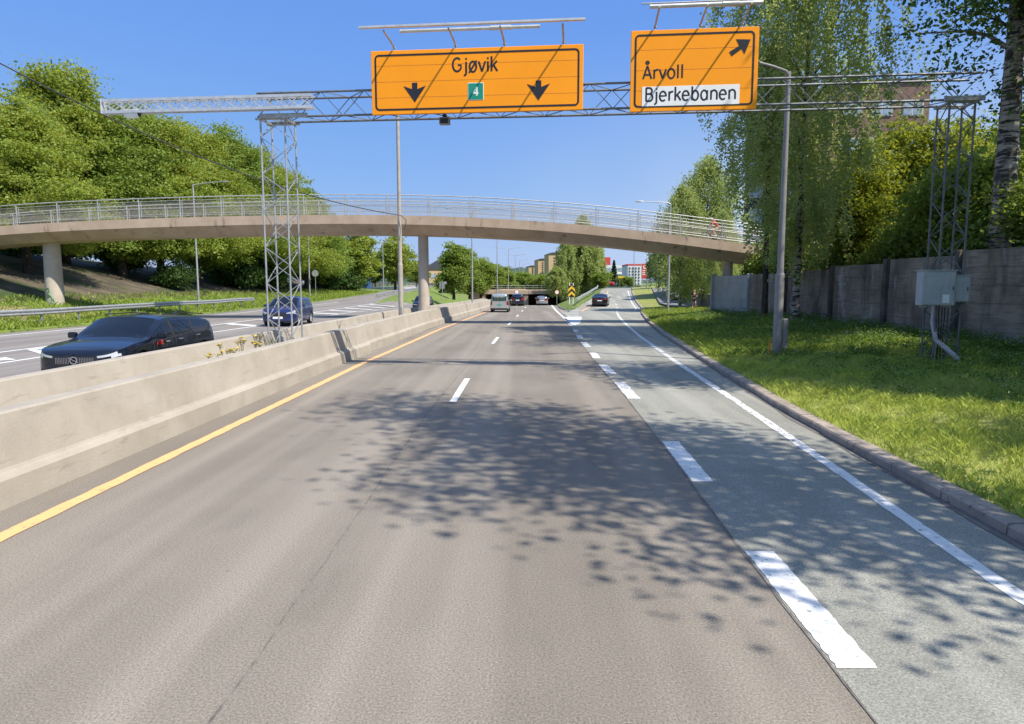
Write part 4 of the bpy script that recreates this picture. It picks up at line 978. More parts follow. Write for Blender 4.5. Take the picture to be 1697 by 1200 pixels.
# island trees
t3 = broad('x', 131, 10, 3.0, .4, LEAF_MID, 240, 80, .17, .45, .2, group='trees on the far island', lobn=8)
u3 = False
for i, (px, d, py, lab, wd) in enumerate(((752,122,397,'bushy green tree right of the middle bridge pillar',1.15), (778,130,412,'bushy tree between the middle bridge pillar and the double armed lamp post',1.1), (797,142,424,'bushy tree directly behind the first double armed lamp post',1.2), (815,160,432,'bushy tree above the silver van roof',1.4), (838,190,440,'distant bushy tree left of the tan towers, near the van',1.7), (862,240,448,'most distant bushy tree, touching the tan towers',2.2))):
    o = t3 if not u3 else copy_tree(t3); u3 = True; x = PX(px,d); z0 = float(zmain(d))*.2 + .6 if d < 130 else .2; h = Ztop(py,d) - z0
    put(o, x, d, z0, i*2.3, (h/10*wd, h/10*wd, h/10), lab)
# central poplars / birches on the nose
t4 = weeping('tallest drooping tree of the central clump, its tip rising above the footbridge', 141, 15.5, 3.7, .6, LEAF_BIRCH, 420, 75, .17, (1.2,3.2), .22, BARK, 'central clump of trees', .3)
z0 = 1.0; put(t4, PX(964,135), 135, z0, .4, ((Ztop(359,135)-z0)/15.5*1.0,)*2 + ((Ztop(359,135)-z0)/15.5,))
for i, (px, d, py, wd, lab) in enumerate(((938,132,392,.85,'left drooping tree of the central clump, beside the tan towers'), (981,138,380,.72,'right drooping tree of the central clump, beside the red roof block'), (921,128,442,1.6,'low drooping tree above the right end of the underpass'))):
    h = Ztop(py,d)-z0; put(copy_tree(t4), PX(px,d), d, z0, 1.9*i+1, (h/15.5*wd*1.1, h/15.5*wd*1.1, h/15.5), lab)
b2 = broad('light green bush at the right foot of the central clump', 143, 4.2, 2.4, .2, LEAF_MID, 120, 60, .16, .4, .08, group='bushes by the slip road', lobn=5, nl=8, name='shrub')
put(b2, PX(997,132), 132, 1.9, 0, .8)
for i,(px,d,s,z,lab) in enumerate(((905,160,1.1,.9,'dark bush in front of the tan towers above the underpass'),(885,165,1.0,.9,'bush left of the dark gabled hut above the underpass'),(1030,160,.6,2.2,'small bush below the yellow sign by the slip road end'),(1042,150,.55,2.2,'small bush left of the slender lamp post'))):
    put(copy_tree(b2), PX(px,d), d, z, i*1.1, s, lab)
put(conifer('dark pointed spruce in front of the white department block', 151, 10, 2.3), PX(1017,175), 175, 2.3, 0, (Ztop(432,175)-2.3)/10)
put(conifer('small distant spruce right of the middle bridge pillar', 152, 10, 2.2), PX(739,170), 170, .8, 1, (Ztop(426,170)-.8)/10)
# right side beyond the bridge
t5 = broad('x', 161, 13, 5.0, 1.6, LEAF_DARK, 300, 85, .2, .6, .28, group='dark trees beyond the footbridge', lobn=8)
u5 = False
for i, (px, d, py, lab, wd) in enumerate(((1092,118,410,'dark tree right of the red pylon sign',.95), (1122,98,392,'dark tree behind the lamp post beyond the footbridge',1.0), (1165,92,396,'dark tree above the white car roof',1.1), (1215,84,405,'dark tree behind the right bridge pillar',1.1), (1262,80,410,'dark tree above the clean grey fence panel',1.2))):
    o = t5 if not u5 else copy_tree(t5); u5 = True; x = PX(px,d); z0 = float(zslip(d)) + .6; h = Ztop(py,d)-z0
    put(o, x, d, z0, i*1.5, (h/13*wd,h/13*wd,h/13), lab)
t6 = weeping('pale birch rising behind the footbridge railing and the cyclist', 171, 14, 4.3, 1.5, LEAF_BIRCH, 420, 85, .10, (.7,2.0), .17, BBARK, 'birches beyond the footbridge', .3)
h = Ztop(258,68)-1; put(t6, PX(1168,68), 68, .8, .3, (h/14*.88,h/14*.88,h/14))
h = Ztop(300,64)-1; put(copy_tree(t6), PX(1128,66), 66, .8, 2.2, (h/14*.9,h/14*.9,h/14), 'shorter pale birch behind the lamp post beyond the footbridge')
h = Ztop(345,60)-1; put(copy_tree(t6), PX(1195,62), 62, .9, 4.0, (h/14*.6,h/14*.7,h/14), 'pale birch behind the right footbridge end, before the dark offices')
# the birch pair on the bank
t7 = weeping('tall birch with pale trunk on the bank right of the thick lamp post', 181, 19.5, 4.5, 4.2, LEAF_BIRCH, 800, 100, .066, (.9,2.8), .17, BBARK, 'birches on the bank', .16, nl=70, prof=(.30,.52,.85,1.,.74,.2), tight=.93)
put(t7, PX(1320,33), 33, bankz(PX(1318,33),33)-.1, .8, 1)
t8 = weeping('slimmer dark trunked birch left of the thick lamp post, before the fence wall', 182, 14, 2.2, 7.6, LEAF_BIRCH, 250, 95, .06, (.6,1.9), .15, BARK, 'birches on the bank', .15, nl=40)
put(t8, PX(1268,36), 36, bankz(PX(1268,36),36)-.1, 0, 1)
# the big dark birch behind the wall
t9 = broad('large dark birch with a thick banded trunk behind the fence wall at the right edge', 191, 20, 6.2, 5.6, LEAF_DARK, 440, 110, .085, .55, .40, BBARK, 'trees behind the fence wall', lobn=11, flat=.5, shell=.5, start=.28, nl=60, name='birch_tree', wig=.12)
put(t9, PX(1652,24.8), 24.8, 2.2, 2.2, 1.03)
t10 = broad('bright yellow green maple lit by the sun behind the fence wall', 195, 8.6, 3.0, 1.4, LEAF_BRIGHT, 240, 90, .11, .42, .16, group='trees behind the fence wall', lobn=8)
put(t10, PX(1470,38), 38, 2.6, 0, 1)
put(copy_tree(t10), PX(1585,44), 44, 2.8, 2.5, 1.15, 'yellow green maple glimpsed between the right mast and the dark birch trunk')
put(copy_tree(t10), PX(1545,36), 36, 2.6, 4.1, .95, 'yellow green maple directly behind the right gantry mast')
t11 = broad('green shrub on the wall top between the pale birch and the gantry mast', 197, 4.6, 2.7, .1, LEAF_MID, 240, 90, .10, .42, .09, group='shrubs along the wall top', lobn=7, nl=12, name='shrub')
put(t11, PX(1390,31)+2.6, 31, 2.5, 0, .62)
put(copy_tree(t10), PX(1425,35), 35, 2.2, 5.2, .85, 'yellow green maple nearest the pale birch, low over the wall top')
for i, (px, d, s, lab) in enumerate(((1335,36,.6,'green shrub on the wall top behind the pale birch trunk'), (1440,27,.55,'green shrub hanging over the wall top left of the gantry mast'), (1520,25,.8,'green shrub on the wall top right behind the gantry mast'), (1600,21.5,.8,'green shrub on the wall top at the foot of the banded trunk'), (1690,21,.9,'green shrub on the wall top at the right edge'), (1560,28,1.0,'green shrub behind the mast, second row on the terrace'), (1660,28,1.2,'green shrub behind the banded birch trunk'), (1300,44,.8,'green shrub at the footbridge end above the fence wall'))):
    x = max(PX(px,d), float(wallx(d)) + 3.0); put(copy_tree(t11), x, d, 2.7, i*1.9, s, lab)
t12 = broad('x', 199, 15, 5.2, 2.0, LEAF_MID, 320, 90, .17, .6, .25, group='trees before the office block', lobn=8)
for i, (px, d, h, lab) in enumerate(((1400,52,8,'mid green tree behind the bright maple, before the brown block'), (1640,50,11,'mid green tree behind the banded birch trunk'), (1720,44,12,'mid green tree cut by the right edge of the frame'), (1345,58,7.5,'mid green tree between the dark office block and the brown block'))):
    o = t12 if i == 0 else copy_tree(t12); put(o, PX(px,d), d, 2.6, i*1.3, (h/15*1.1,h/15*1.1,h/15), lab)
# trees beside the camera whose shadows fall over the road
t13 = broad('roadside tree just outside the right edge, shading the road in front', 201, 21, 3.5, 4.0, LEAF_MID, 270, 66, .09, .52, .24, group='roadside trees outside the frame', lobn=9, flat=.6, nl=40)
put(t13, 9.4, 1.7, .5, 0, 1); t13.rotation_euler = (R(-14), 0, 0)
put(copy_tree(t13), 13.2, 13.7, .5, 2.4, (1.0,1.0,.86), 'roadside tree outside the right edge, shading the slip road further on')
put(copy_tree(t13), 15.4, 5.4, .7, 4.1, (1.,1.,.6), 'roadside tree behind the wall, outside the right edge of the frame')
put(copy_tree(t13), 17.4, 15.0, 2.2, 3.1, (1.15,1.15,.70), 'third roadside tree behind the wall, outside the right edge of the frame')
put(copy_tree(t13), 16.2, 10.3, .7, 1.1, (1.05,1.05,.58), 'second roadside tree behind the wall, outside the right edge of the frame')
# utility pole
WOOD = M('old_wood', (.10,.08,.06), .9, var=.3, scale=4, layers=(((.05,.04,.03), 4, .55, .7, (1,1,.15)),))
t = thing('utility_pole', 'dark wooden utility pole standing among the trees right of the pale birch', 'pole', (PX(1441,45),45,2.8))
b = MB(); b.tube([(0,0,-.3),(0,0,Ztop(213,45)-2.8)], [.17,.13], 10); b.build('shaft', WOOD, t)
b = MB(); b.tube([(0,0,Ztop(213,45)-2.8),(0,0,Ztop(210,45)-2.8)], [.15,.10], 10); b.build('cap', DARK, t)

# ------------------------------------------------------------------ grass
def blades(name, x, y, z, h, w, mat, bend=.5, rng=RNG):
    n = len(x); a = rng.random(n)*6.283; ca, sa = np.cos(a), np.sin(a); b = rng.normal(size=n)*bend*h; b2 = rng.normal(size=n)*bend*h
    v = np.empty((n,4,3))
    v[:,0] = np.stack([x-ca*w, y-sa*w, z-.02],1); v[:,1] = np.stack([x+ca*w, y+sa*w, z-.02],1)
    v[:,2] = np.stack([x+ca*w*.6+b*.45, y+sa*w*.6+b2*.45, z+h*.62],1); v[:,3] = np.stack([x+b, y+b2, z+h],1)
    return raw_mesh(name, v.reshape(-1,3), 4, mat, None, np.clip(rng.random(n),0,1))
GR1 = leafmat('grass_blades', (.28,.39,.055), (.48,.54,.12), (.58,.50,.18), .35, .14, cscale=.5)
GR3 = leafmat('green_blades', (.17,.27,.035), (.30,.37,.06), (.40,.38,.10), .4, .08, cscale=.5)
GR2 = leafmat('weed_leaves', (.075,.16,.025), (.16,.26,.045), (.15,.19,.03), .4, .03, cscale=.9)
FLW = M('tiny_white_flowers', (.75,.76,.70), .7, var=.05)
rg = np.random.default_rng(21)
def sample_bank(n, ya, yb, t0=0, t1=1, pw=1.):
    y = ya + (yb-ya)*rg.random(n)**pw; t = t0 + (t1-t0)*rg.random(n)
    xr = kerbx(y)+.24; xw = np.where(y < 46, wallx(y)-.05, np.interp(y,[46,52,140],[12.6,15.0,25])); return xr + (xw-xr)*t, y, t
_bz = np.vectorize(bankz)
x, y, t = sample_bank(130000, 4.5, 24, pw=1.15); h = (.035+.075*rg.random(len(x)))*(1+.35*np.sin(x*2.1+y*1.3)+.3*np.sin(x*7.3-y*5.1))+.015
o = blades('grass', x, y, _bz(x,y), h, .004+.004*rg.random(len(x)), GR1, .55); tag(o, 'short sunlit grass on the roadside bank', 'grass', kind='stuff')
x, y, t = sample_bank(34000, 22, 66); h = .08+.2*rg.random(len(x))*(.6+.6*np.sin(x*1.1+y*.7)**2)
o = blades('grass', x, y, _bz(x,y), h, .014+.01*rg.random(len(x)), GR3, .7); tag(o, 'longer grass on the far part of the roadside bank', 'grass', kind='stuff')
# rough weeds: leafy clumps in the shaded upper half
nc = 3400; x, y, t = sample_bank(nc, 7.5, 47, .12, 1); keep = rg.random(nc) < np.clip((t-.12)*1.3+np.where(y>20,.2,0), 0, 1)*(.35+.65*(np.sin(x*1.7+1)*np.sin(y*.9)>-.2)); x, y = x[keep], y[keep]
per = 46; hh = rg.uniform(.14,.36,len(x))*(.75+.9*t[keep]**2); z = _bz(x,y)
cp = np.repeat(np.stack([x,y,z],1), per, 0); hs = np.repeat(hh, per)
pos = cp + np.stack([rg.normal(size=len(cp))*.13, rg.normal(size=len(cp))*.13, rg.random(len(cp))**.8*hs], 1)
o = raw_mesh('weeds', quads(pos, .032, .8, rg), 4, GR2, None, np.clip(np.repeat(rg.random(len(x)),per)*.7+.3*rg.random(len(pos)),0,1)); tag(o, 'leafy green weeds along the upper bank', 'weeds', kind='stuff')
sel = rg.random(len(x)) < .35; cp = np.repeat(np.stack([x[sel],y[sel],z[sel]+hh[sel]],1), 5, 0); pos = cp + rg.normal(size=cp.shape)*np.array([.13,.13,.05])
o = raw_mesh('wild_flowers', quads(pos, .013, .8, rg), 4, FLW); tag(o, 'tiny white wild flowers dotted over the shaded bank', 'flowers', kind='stuff')
# verge on the left
n = 30000; y = 28 + 110*rg.random(n)**1.3; ofs = rg.random(n)**1.5*9 + .25; x = exitl(y) - ofs; z = np.vectorize(vergez)(x, y)
o = blades('grass', x, y, z, .12+.22*rg.random(n), .03+.02*rg.random(n), GR3, .6); tag(o, 'grass on the left verge under the footbridge', 'grass', kind='stuff')
# flowering weeds growing out of the median
RAG = M('ragwort_yellow', (.50,.38,.07), .7, var=.1); STEM = M('dry_stem', (.16,.15,.06), .9, var=.2)
def ragwort(label, x, y, h, dry=False, seed=0):
    t = thing('flowering_weed', label, 'weed', (x, y, .5), group='weeds in the median'); rr = random.Random(seed)
    s = MB(); fl = MB()
    for k in range(5):
        a = rr.random()*6.28; e = (math.cos(a)*.22*rr.random(), math.sin(a)*.22*rr.random()+.0, h*rr.uniform(.65,1)); s.tube([(0,0,0),(e[0]*.4,e[1]*.4,e[2]*.55),e], [.008,.006,.004], 5)
        for j in range(3 if dry else 4):
            q = (e[0]+rr.uniform(-.1,.1), e[1]+rr.uniform(-.1,.1), e[2]+rr.uniform(-.06,.06)); s.tube([(e[0]*.8,e[1]*.8,e[2]*.85), q], .004, 4)
        if not dry:
            fl = MB(); fl.lathe([(0,-.015),(.03,-.01),(.048,.0),(.04,.014),(.02,.02),(0,.022)], e, 'z', 9); fl.v = [(a+rr.uniform(-.014,.014), b2+rr.uniform(-.014,.014), c2+rr.uniform(-.012,.012)) for a, b2, c2 in fl.v]; fl.build('flower_head', RAG, t)
    s.build('stem', STEM, t)
for i, (px, d, h, dry, lab) in enumerate(((345,15.2,.62,False,'yellow flowering weed in the median, leftmost and nearest the black estate car'), (366,16.0,.85,False,'taller yellow flowering weed, second from the left in the median'), (378,16.4,.7,False,'yellow flowering weed in the middle of the median row'), (396,17.2,.9,False,'yellow flowering weed left of the dry stalks in the median'), (420,18.2,.85,False,'yellow flowering weed directly beside the dry stalks'), (436,19.0,.85,True,'dry brown stalks just left of the lattice mast foot'), (446,19.4,.8,True,'dry brown stalks touching the lattice mast foot'), (428,18.6,.95,True,'dry brown stalks, tallest of those left of the lattice mast'), (560,28,.75,True,'thin dry stalk in the median before the stepped joint'))):
    x = max(-7.85, min(-6.7, PX(px, d))); ragwort(lab, x, d, h*.78, dry, i)
# ------------------------------------------------------------------ vehicles
def carpaint(name, col, metal=.35, rough=.28):
    m = M(name, col, rough, metal, var=.06, scale=1.5, coat=.8); return m
CHROME = M('chrome', (.6,.61,.62), .18, .9, var=.05)
GLASS = M('car_glass', (.006,.009,.018), .04, 0, var=.1, spec=.45, coat=0)
GLASSG = M('tinted_glass', (.02,.05,.045), .06, 0, var=.1, spec=.8, coat=.5)
HLAMP = M('headlamp', (.55,.57,.6), .15, .1, var=.05, coat=1.)
TLAMP = M('tail_lamp', (.20,.01,.012), .2, 0, var=.1, coat=1.)
TRIM = M('black_plastic', (.02,.02,.022), .6, var=.15)
TYRE = RUBBER; RIM = M('alloy_rim', (.42,.43,.45), .35, .7, var=.1)
PLATEG = M('green_plate', (.05,.33,.22), .5, var=.05); ORL = M('amber_lamp', (.75,.22,.03), .3, var=.05)
REDV = M('red_vinyl', (.75,.05,.03), .5, var=.05)
def interp(p): 
    xs = [a for a, _ in p]; zs = [b for _, b in p]; return lambda y: float(np.interp(y, xs, zs))
def make_car(sp, paint, label, name='parked_car', cat='car', group='cars on the road'):
    L, W = sp['L'], sp['W']; t = thing(name, label, cat, group=group)
    top, belt = interp(sp['top']), interp(sp['belt']); e = sp.get('e', .5); c = L/2 - e; n = sp.get('n', 3.0)
    wy, wr = sp['wy'], sp['wr']; Ra = wr + .055; zb0 = sp.get('zb', .2)
    keys = set(np.round(np.linspace(-c, c, 47), 3))
    for yw in wy:
        for a in np.linspace(-1, 1, 15): keys.add(round(yw + Ra*math.sin(a*math.pi/2), 3))
    for k in sp.get('keys', []): keys.add(k)
    keys = sorted(k for k in keys if -c <= k <= c); ks = [keys[0]]
    for k in keys[1:]:
        if k - ks[-1] > .012: ks.append(k)
    st = []
    for i in range(12, 0, -1):
        a = i/12*math.pi/2; st.append((-(c + e*math.sin(a)**(2/n)), max(.015, math.cos(a)**(2/n))))
    st += [(k, 1.) for k in ks]
    for i in range(1, 13):
        a = i/12*math.pi/2; st.append((c + e*math.sin(a)**(2/n), max(.015, math.cos(a)**(2/n))))
    NS, NG, NR = 10, 6, 8
    bl = [(0,.94),(.2,.985),(.45,1.),(.75,.985),(.92,.965),(1,.945)]
    tum = sp.get('tum', .36); rings = []
    for y, wf in st:
        zb = zb0 + sp.get('rise', .06)*max(0, (abs(y)-c)/e)
        for yw in wy:
            dy = abs(y-yw)
            if dy < Ra: zb = max(zb, wr*.98 + math.sqrt(Ra*Ra-dy*dy))
        tp = top(y); b = min(belt(y), tp-.02); row = []
        zz0 = zb0
        for j in range(NS+1):
            f = j/NS; z = zb + (b-zb)*f; f2 = (z-zz0)/max(.1,(b-zz0)); row.append((W/2*wf*float(np.interp(f2,[q for q,_ in bl],[q for _,q in bl])), z))
        xb = row[-1][0]; zr = max(b+.008, tp-.075) if tp - b > .2 else b + (tp-b)*.35
        for j in range(1, NG+1):
            f = j/NG; row.append((max(.01, xb - (zr-b)*tum*f**1.15*wf), b + (zr-b)*f))
        xr = row[-1][0]
        for j in range(1, NR+1):
            k = j/NR; row.append((xr*(1-k), zr + (tp-zr)*(1-(1-k)**2.4)))
        rings.append((y, row))
    seg = lambda j: 's' if j < NS else 'g' if j < NS+NG else 'r'
    parts = {}
    nj = NS+NG+NR
    for i in range(len(rings)-1):
        y0, r0 = rings[i]; y1, r1 = rings[i+1]
        for j in range(nj):
            for sd in (1, -1):
                q = [(r0[j][0]*sd, y0, r0[j][1]), (r1[j][0]*sd, y1, r1[j][1]), (r1[j+1][0]*sd, y1, r1[j+1][1]), (r0[j+1][0]*sd, y0, r0[j+1][1])]
                cx, cy, cz = (sum(p[a] for p in q)/4 for a in range(3))
                sg = seg(j); jj = j if sg == 's' else j-NS if sg == 'g' else j-NS-NG
                k = sp['cls'](cy, abs(cx), cz, sg, jj, y0, y1)
                if k in ('side_window','headlight','taillight'): k = (k, sd)
                elif k == 'pillar_trim': k = (k, sd*(1 if cy > -.5 else 2))
                else: k = (k, 0)
                parts.setdefault(k, ({}, []))
                vm, fs = parts[k]; idx = []
                for p in (q if sd == 1 else q[::-1]):
                    pp = tuple(round(a, 4) for a in p)
                    if pp not in vm: vm[pp] = len(vm)
                    if vm[pp] not in idx: idx.append(vm[pp])
                if len(idx) > 2: fs.append(idx)
        # floor
    mats = {'body':paint,'windscreen':sp.get('glass',GLASS),'side_window':sp.get('glass',GLASS),'rear_window':sp.get('glass',GLASS),'headlight':HLAMP,'taillight':TLAMP,'grille':TRIM,'bumper_trim':TRIM,'roof_panel':sp.get('roofmat',TRIM),'pillar_trim':TRIM}
    for (k, sd), (vm, fs) in parts.items():
        b = MB(); b.add(list(vm), fs, 0, True); ob = b.build(k, mats[k], t, sharp=48)
    b = MB(); b.box((0,0,zb0+.22), (W*.86, L*.9, .42)); b.build('underbody', TRIM, t)
    for yw in wy:
        for sd in (1,-1):
            x = sd*(W/2-.115)
            b = MB(); b.lathe([(wr*.66,-.10),(wr*.93,-.105),(wr,-.08),(wr,.08),(wr*.93,.105),(wr*.66,.10)], (0,0,0), 'x', 28); o = b.build('wheel', TYRE, t); o.location = (x,yw,wr)
            b = MB(); b.lathe([(.0,sd*.07),(wr*.16,sd*.075),(wr*.2,sd*.055),(wr*.24,sd*.03)], (0,0,0),'x',16); b.lathe([(wr*.58,sd*.02),(wr*.66,sd*.09),(wr*.69,sd*.098),(wr*.69,sd*.06)], (0,0,0),'x',28)
            for s5 in range(5):
                a = s5*2*math.pi/5; p = (sd*.062, math.cos(a)*wr*.15, math.sin(a)*wr*.15); q = (sd*.078, math.cos(a)*wr*.64, math.sin(a)*wr*.64); b.bar(p,q,wr*.2,.03)
            b.lathe([(0,sd*.0),(wr*.66,sd*.0)],(0,0,0),'x',20,m=1); b.build('rim', [RIM, TRIM], o)
    for sd in (1,-1):
        ym, zm = sp['mirror']; b = MB(); b.bbox((sd*(W/2+.10), ym, zm), (.20,.11,.14), .035); b.bar((sd*(W/2-.08), ym+.02, zm-.05), (sd*(W/2+.06), ym, zm-.05), .05,.04); b.build('wing_mirror', sp.get('mirmat', paint), t)
    hw = lambda z: W/2
    for yy in sp.get('handles', ()):
        for sd in (1,-1): b = MB(); b.bbox((sd*(W/2*.988+.006), yy, belt(yy)-.11), (.025,.19,.03), .008); b.build('door_handle', sp.get('hmat', paint), t)
    for yy in sp.get('seams', ()):
        for sd in (1,-1): b = MB(); b.tube([(sd*W/2*(.985),yy,zb0+.16),(sd*W/2*1.0,yy,.55),(sd*W/2*.985,yy-.01,belt(yy)-.12),(sd*W/2*.952,yy-.02,belt(yy)-.01)], .006, 5); b.build('door_seam', TRIM, t)
    for yy, zz, pm in sp.get('plates', ()):
        b = MB(); b.bbox((0,yy,zz), (.52,.03,.115), .006); b.build('number_plate', pm, t)
    return t
def near(a, b, d): return abs(a-b) < d
# estate car -----------------------------------------------------------------
def cls_estate(y, x, z, sg, j, y0, y1):
    F_ = 2.38
    if sg == 's':
        if y > 2.13 and x > .46 and .655 < z < .74: return 'headlight'
        if y > 2.2 and x < .44 and .46 < z < .70: return 'grille'
        if y > 1.9 and z < .40: return 'bumper_trim'
        if y < -2.15 and x > .5 and z > .66: return 'taillight'
        if z < .30: return 'bumper_trim'
        return 'body'
    if sg == 'g':
        if j <= 4 and -2.12 < y < .98 and not near(y,.0,.05) and not near(y,-.98,.05): return 'side_window' if y > .1 or True else 'body'
        if j <= 4 and -2.12 < y < 1.0: return 'pillar_trim'
        return 'body'
    if .36 < y < 1.14 and j >= 1: return 'windscreen'
    if -2.33 < y < -1.98 and j >= 1: return 'rear_window'
    return 'body'
estate = dict(L=4.78, W=1.87, top=[(-2.39,.90),(-2.36,1.02),(-2.2,1.17),(-1.95,1.30),(-1.4,1.39),(-.5,1.445),(.1,1.44),(.36,1.405),(.75,1.205),(1.14,.985),(1.2,.975),(1.7,.93),(2.1,.855),(2.3,.79),(2.39,.72)],
  belt=[(-2.39,.86),(-1.9,1.01),(-1,.985),(.2,.935),(1.1,.90),(1.7,.855),(2.2,.765),(2.39,.66)], wy=(1.43,-1.44), wr=.335, keys=[-2.12,-1.03,-.93,-.05,.05,.36,.98,1.14,1.9], cls=cls_estate, mirror=(.82,1.0), handles=(-.25,-1.15), seams=(.98,-.02,-1.05), plates=((2.385,.38,SWHITE),(-2.385,.72,SWHITE)), hmat=CHROME)
NAVY = carpaint('near_black_blue_paint', (.006,.009,.022)); BLUEP = carpaint('dark_blue_paint', (.018,.03,.13)); BLACKP = carpaint('black_paint', (.007,.008,.012)); SILV = carpaint('silver_paint', (.45,.47,.46), .5); SILV2 = carpaint('grey_silver_paint', (.36,.37,.39), .5); WHITEP = carpaint('white_paint_car', (.7,.7,.7), 0); REDP = carpaint('red_paint', (.42,.02,.02), .1); NAVY2 = carpaint('midnight_paint', (.012,.018,.045))
vol = make_car(estate, NAVY, 'black estate car with red lettering on its door, driving behind the near barrier', name='estate_car')
b = MB(); b.lathe([(.062,-.012),(.082,-.012),(.082,.012),(.062,.012),(.062,-.012)], (0,0,0), 'y', 24); b.bar((-.09,-.002,-.045),(.11,-.002,.06),.02,.014); o = b.build('badge', CHROME, vol); o.location = (0,2.405,.585)
b = MB()
for sd in (1,-1):
    for k in range(9):
        x = sd*(.12+.034*k); b = MB(); b.bbox((x,2.388-.012*abs(x)*2,.575),(.010,.02,.13),.002); b.build('grille_bar', CHROME, vol)
for sd in (1,-1):
    b = MB(); b.tube([(sd*.72,-1.9,1.385),(sd*.70,-1.0,1.45),(sd*.70,.1,1.45)], .014, 6); b.build('roof_rail', TRIM, vol)
b = MB(); b.prism([(-.02,-1.75,1.40),(-.02,-1.95,1.375),(-.02,-1.95,1.46)], (.04,0,0)); b.build('aerial_fin', NAVY, vol)
b = MB(); b.bbox((.62,2.10,.66),(.16,.2,.05),.01); b.v = b.v; 
# red and grey writing on the door
sdm = MB()
def door_text(parent):
    c = bpy.data.curves.new('lettering', 'FONT'); c.body = 'AVIS'; c.size = .15; c.extrude = .002; c.space_character = .95
    tmp = bpy.data.objects.new('tmp', c); COL.objects.link(tmp); dg = bpy.context.evaluated_depsgraph_get()
    me = bpy.data.meshes.new_from_object(tmp.evaluated_get(dg)); bpy.data.objects.remove(tmp)
    o = link_mesh('lettering', me, REDV, parent); o.rotation_euler = (R(90), 0, R(-90)); o.location = (-.93, .86, .775)
    return o
door_text(vol)
b = MB(); b.bbox((-.93,.36,.83),(.004,.17,.022),.001); b.build('grey_caption', GALV, vol)
b = MB(); b.lathe([(0,0),(.03,0),(.02,.02),(0,.03)],(-.52,.88,1.06),'z',10); b.build('dash_ornament', REDV, vol)
put(vol, -9.72, 17.05, .28, math.pi, 1.04)
# hatch / suv ----------------------------------------------------------------
def cls_suv(y, x, z, sg, j, y0, y1):
    if sg == 's':
        if y > 1.85 and x > .42 and .70 < z < .86: return 'headlight'
        if y > 2.0 and x < .5 and .50 < z < .74: return 'grille'
        if z < .34: return 'bumper_trim'
        if y < -1.9 and x > .45 and z > .78: return 'taillight'
        return 'body'
    if sg == 'g':
        if j <= 4 and -1.85 < y < .98 and not near(y,.02,.05) and not near(y,-.9,.05): return 'side_window'
        if j <= 4 and -1.85 < y < 1.: return 'pillar_trim'
        if y < -1.98 and x < .66 and 1 <= j <= 4: return 'rear_window'
        if y < -1.98 and x >= .5 and j <= 2: return 'taillight'
        return 'body'
    if .34 < y < 1.12 and j >= 1: return 'windscreen'
    if -2.08 < y < -1.86 and j >= 1: return 'rear_window'
    return 'body'
suv = dict(L=4.35, W=1.84, top=[(-2.175,1.10),(-2.14,1.26),(-1.98,1.46),(-1.7,1.54),(-.8,1.60),(.0,1.595),(.34,1.55),(.75,1.33),(1.12,1.10),(1.2,1.085),(1.7,1.02),(2.0,.93),(2.175,.80)],
  belt=[(-2.175,.98),(-1.5,1.06),(0,1.02),(1.0,.98),(1.7,.93),(2.0,.85),(2.175,.72)], wy=(1.30,-1.32), wr=.345, zb=.22, keys=[-1.85,-.95,-.85,-.03,.07,.34,.98,1.12], cls=cls_suv, mirror=(.85,1.1), handles=(-.25,-1.1), seams=(.95,.0,-1.0), plates=((2.17,.48,SWHITE),(-2.17,.80,SWHITE)), hmat=CHROME)
bl = make_car(suv, BLUEP, 'dark blue hatchback seen through the lattice mast on the far carriageway', name='hatchback')
put(bl, -13.3, 38.6, .3, math.pi+.06, 1)
dk = make_car(dict(suv, top=[(a, b2*1.05) for a, b2 in suv['top']], W=1.9), NAVY2, 'dark off roader half hidden behind the middle bridge pillar', name='suv')
put(dk, PX(701,76), 76, float(zmain(76)), math.pi+.03, 1.02)
dk2 = copy_tree(dk, 'dark blue people carrier ahead of the silver van, seen from behind'); put(dk2, PX(858.5,102), 102, float(zmain(102)), -.02, (1.0,1.0,1.06))
# silver van -----------------------------------------------------------------
def cls_van(y, x, z, sg, j, y0, y1):
    if sg == 's':
        if y > 2.15 and x > .45 and .78 < z < .95: return 'headlight'
        if y < -2.2 and x > .72 and z > .72: return 'taillight'
        if z < .42: return 'bumper_trim'
        return 'body'
    if sg == 'g':
        if y < -2.26 and x < .72 and 1 <= j <= 4: return 'rear_window'
        if j in (1,2,3,4) and -2.0 < y < 1.5 and not near(y,.55,.06) and not near(y,-.75,.07): return 'side_window'
        if y < -2.2 and x > .76 and j < 1: return 'taillight'
        return 'body'
    if 1.0 < y < 1.72 and j >= 1: return 'windscreen'
    return 'body'
van = dict(L=4.88, W=1.92, e=.3, n=4.2, top=[(-2.44,1.74),(-2.38,1.88),(-2.2,1.93),(-1,1.95),(.6,1.94),(1.0,1.88),(1.4,1.55),(1.72,1.27),(1.8,1.22),(2.2,1.08),(2.44,.9)], belt=[(-2.44,1.06),(0,1.08),(1.3,1.08),(2.0,1.0),(2.44,.82)], wy=(1.55,-1.42), wr=.345, zb=.24, tum=.17, keys=[-2,-.82,-.68,.49,.61,1.0,1.5,1.72], cls=cls_van, mirror=(1.25,1.2), handles=(.35,), seams=(1.35,.52,-.75), plates=((-2.44,.80,PLATEG),(2.44,.5,PLATEG)), glass=GLASSG)
vn = make_car(van, SILV, 'silver van with green number plate in the left lane, seen from behind', name='van', cat='van')
put(vn, PX(829.5,73.5), 73.5, float(zmain(73)), -.02, 1)
sh = make_car(dict(suv, top=[(a, 1.1+(b2-1.1)*.74 if b2 > 1.1 else b2) for a, b2 in suv['top']]), SILV2, 'silver hatchback heading for the underpass in the right lane', name='hatchback')
put(sh, PX(898.5,110), 110, float(zmain(109)), -.03, 1)
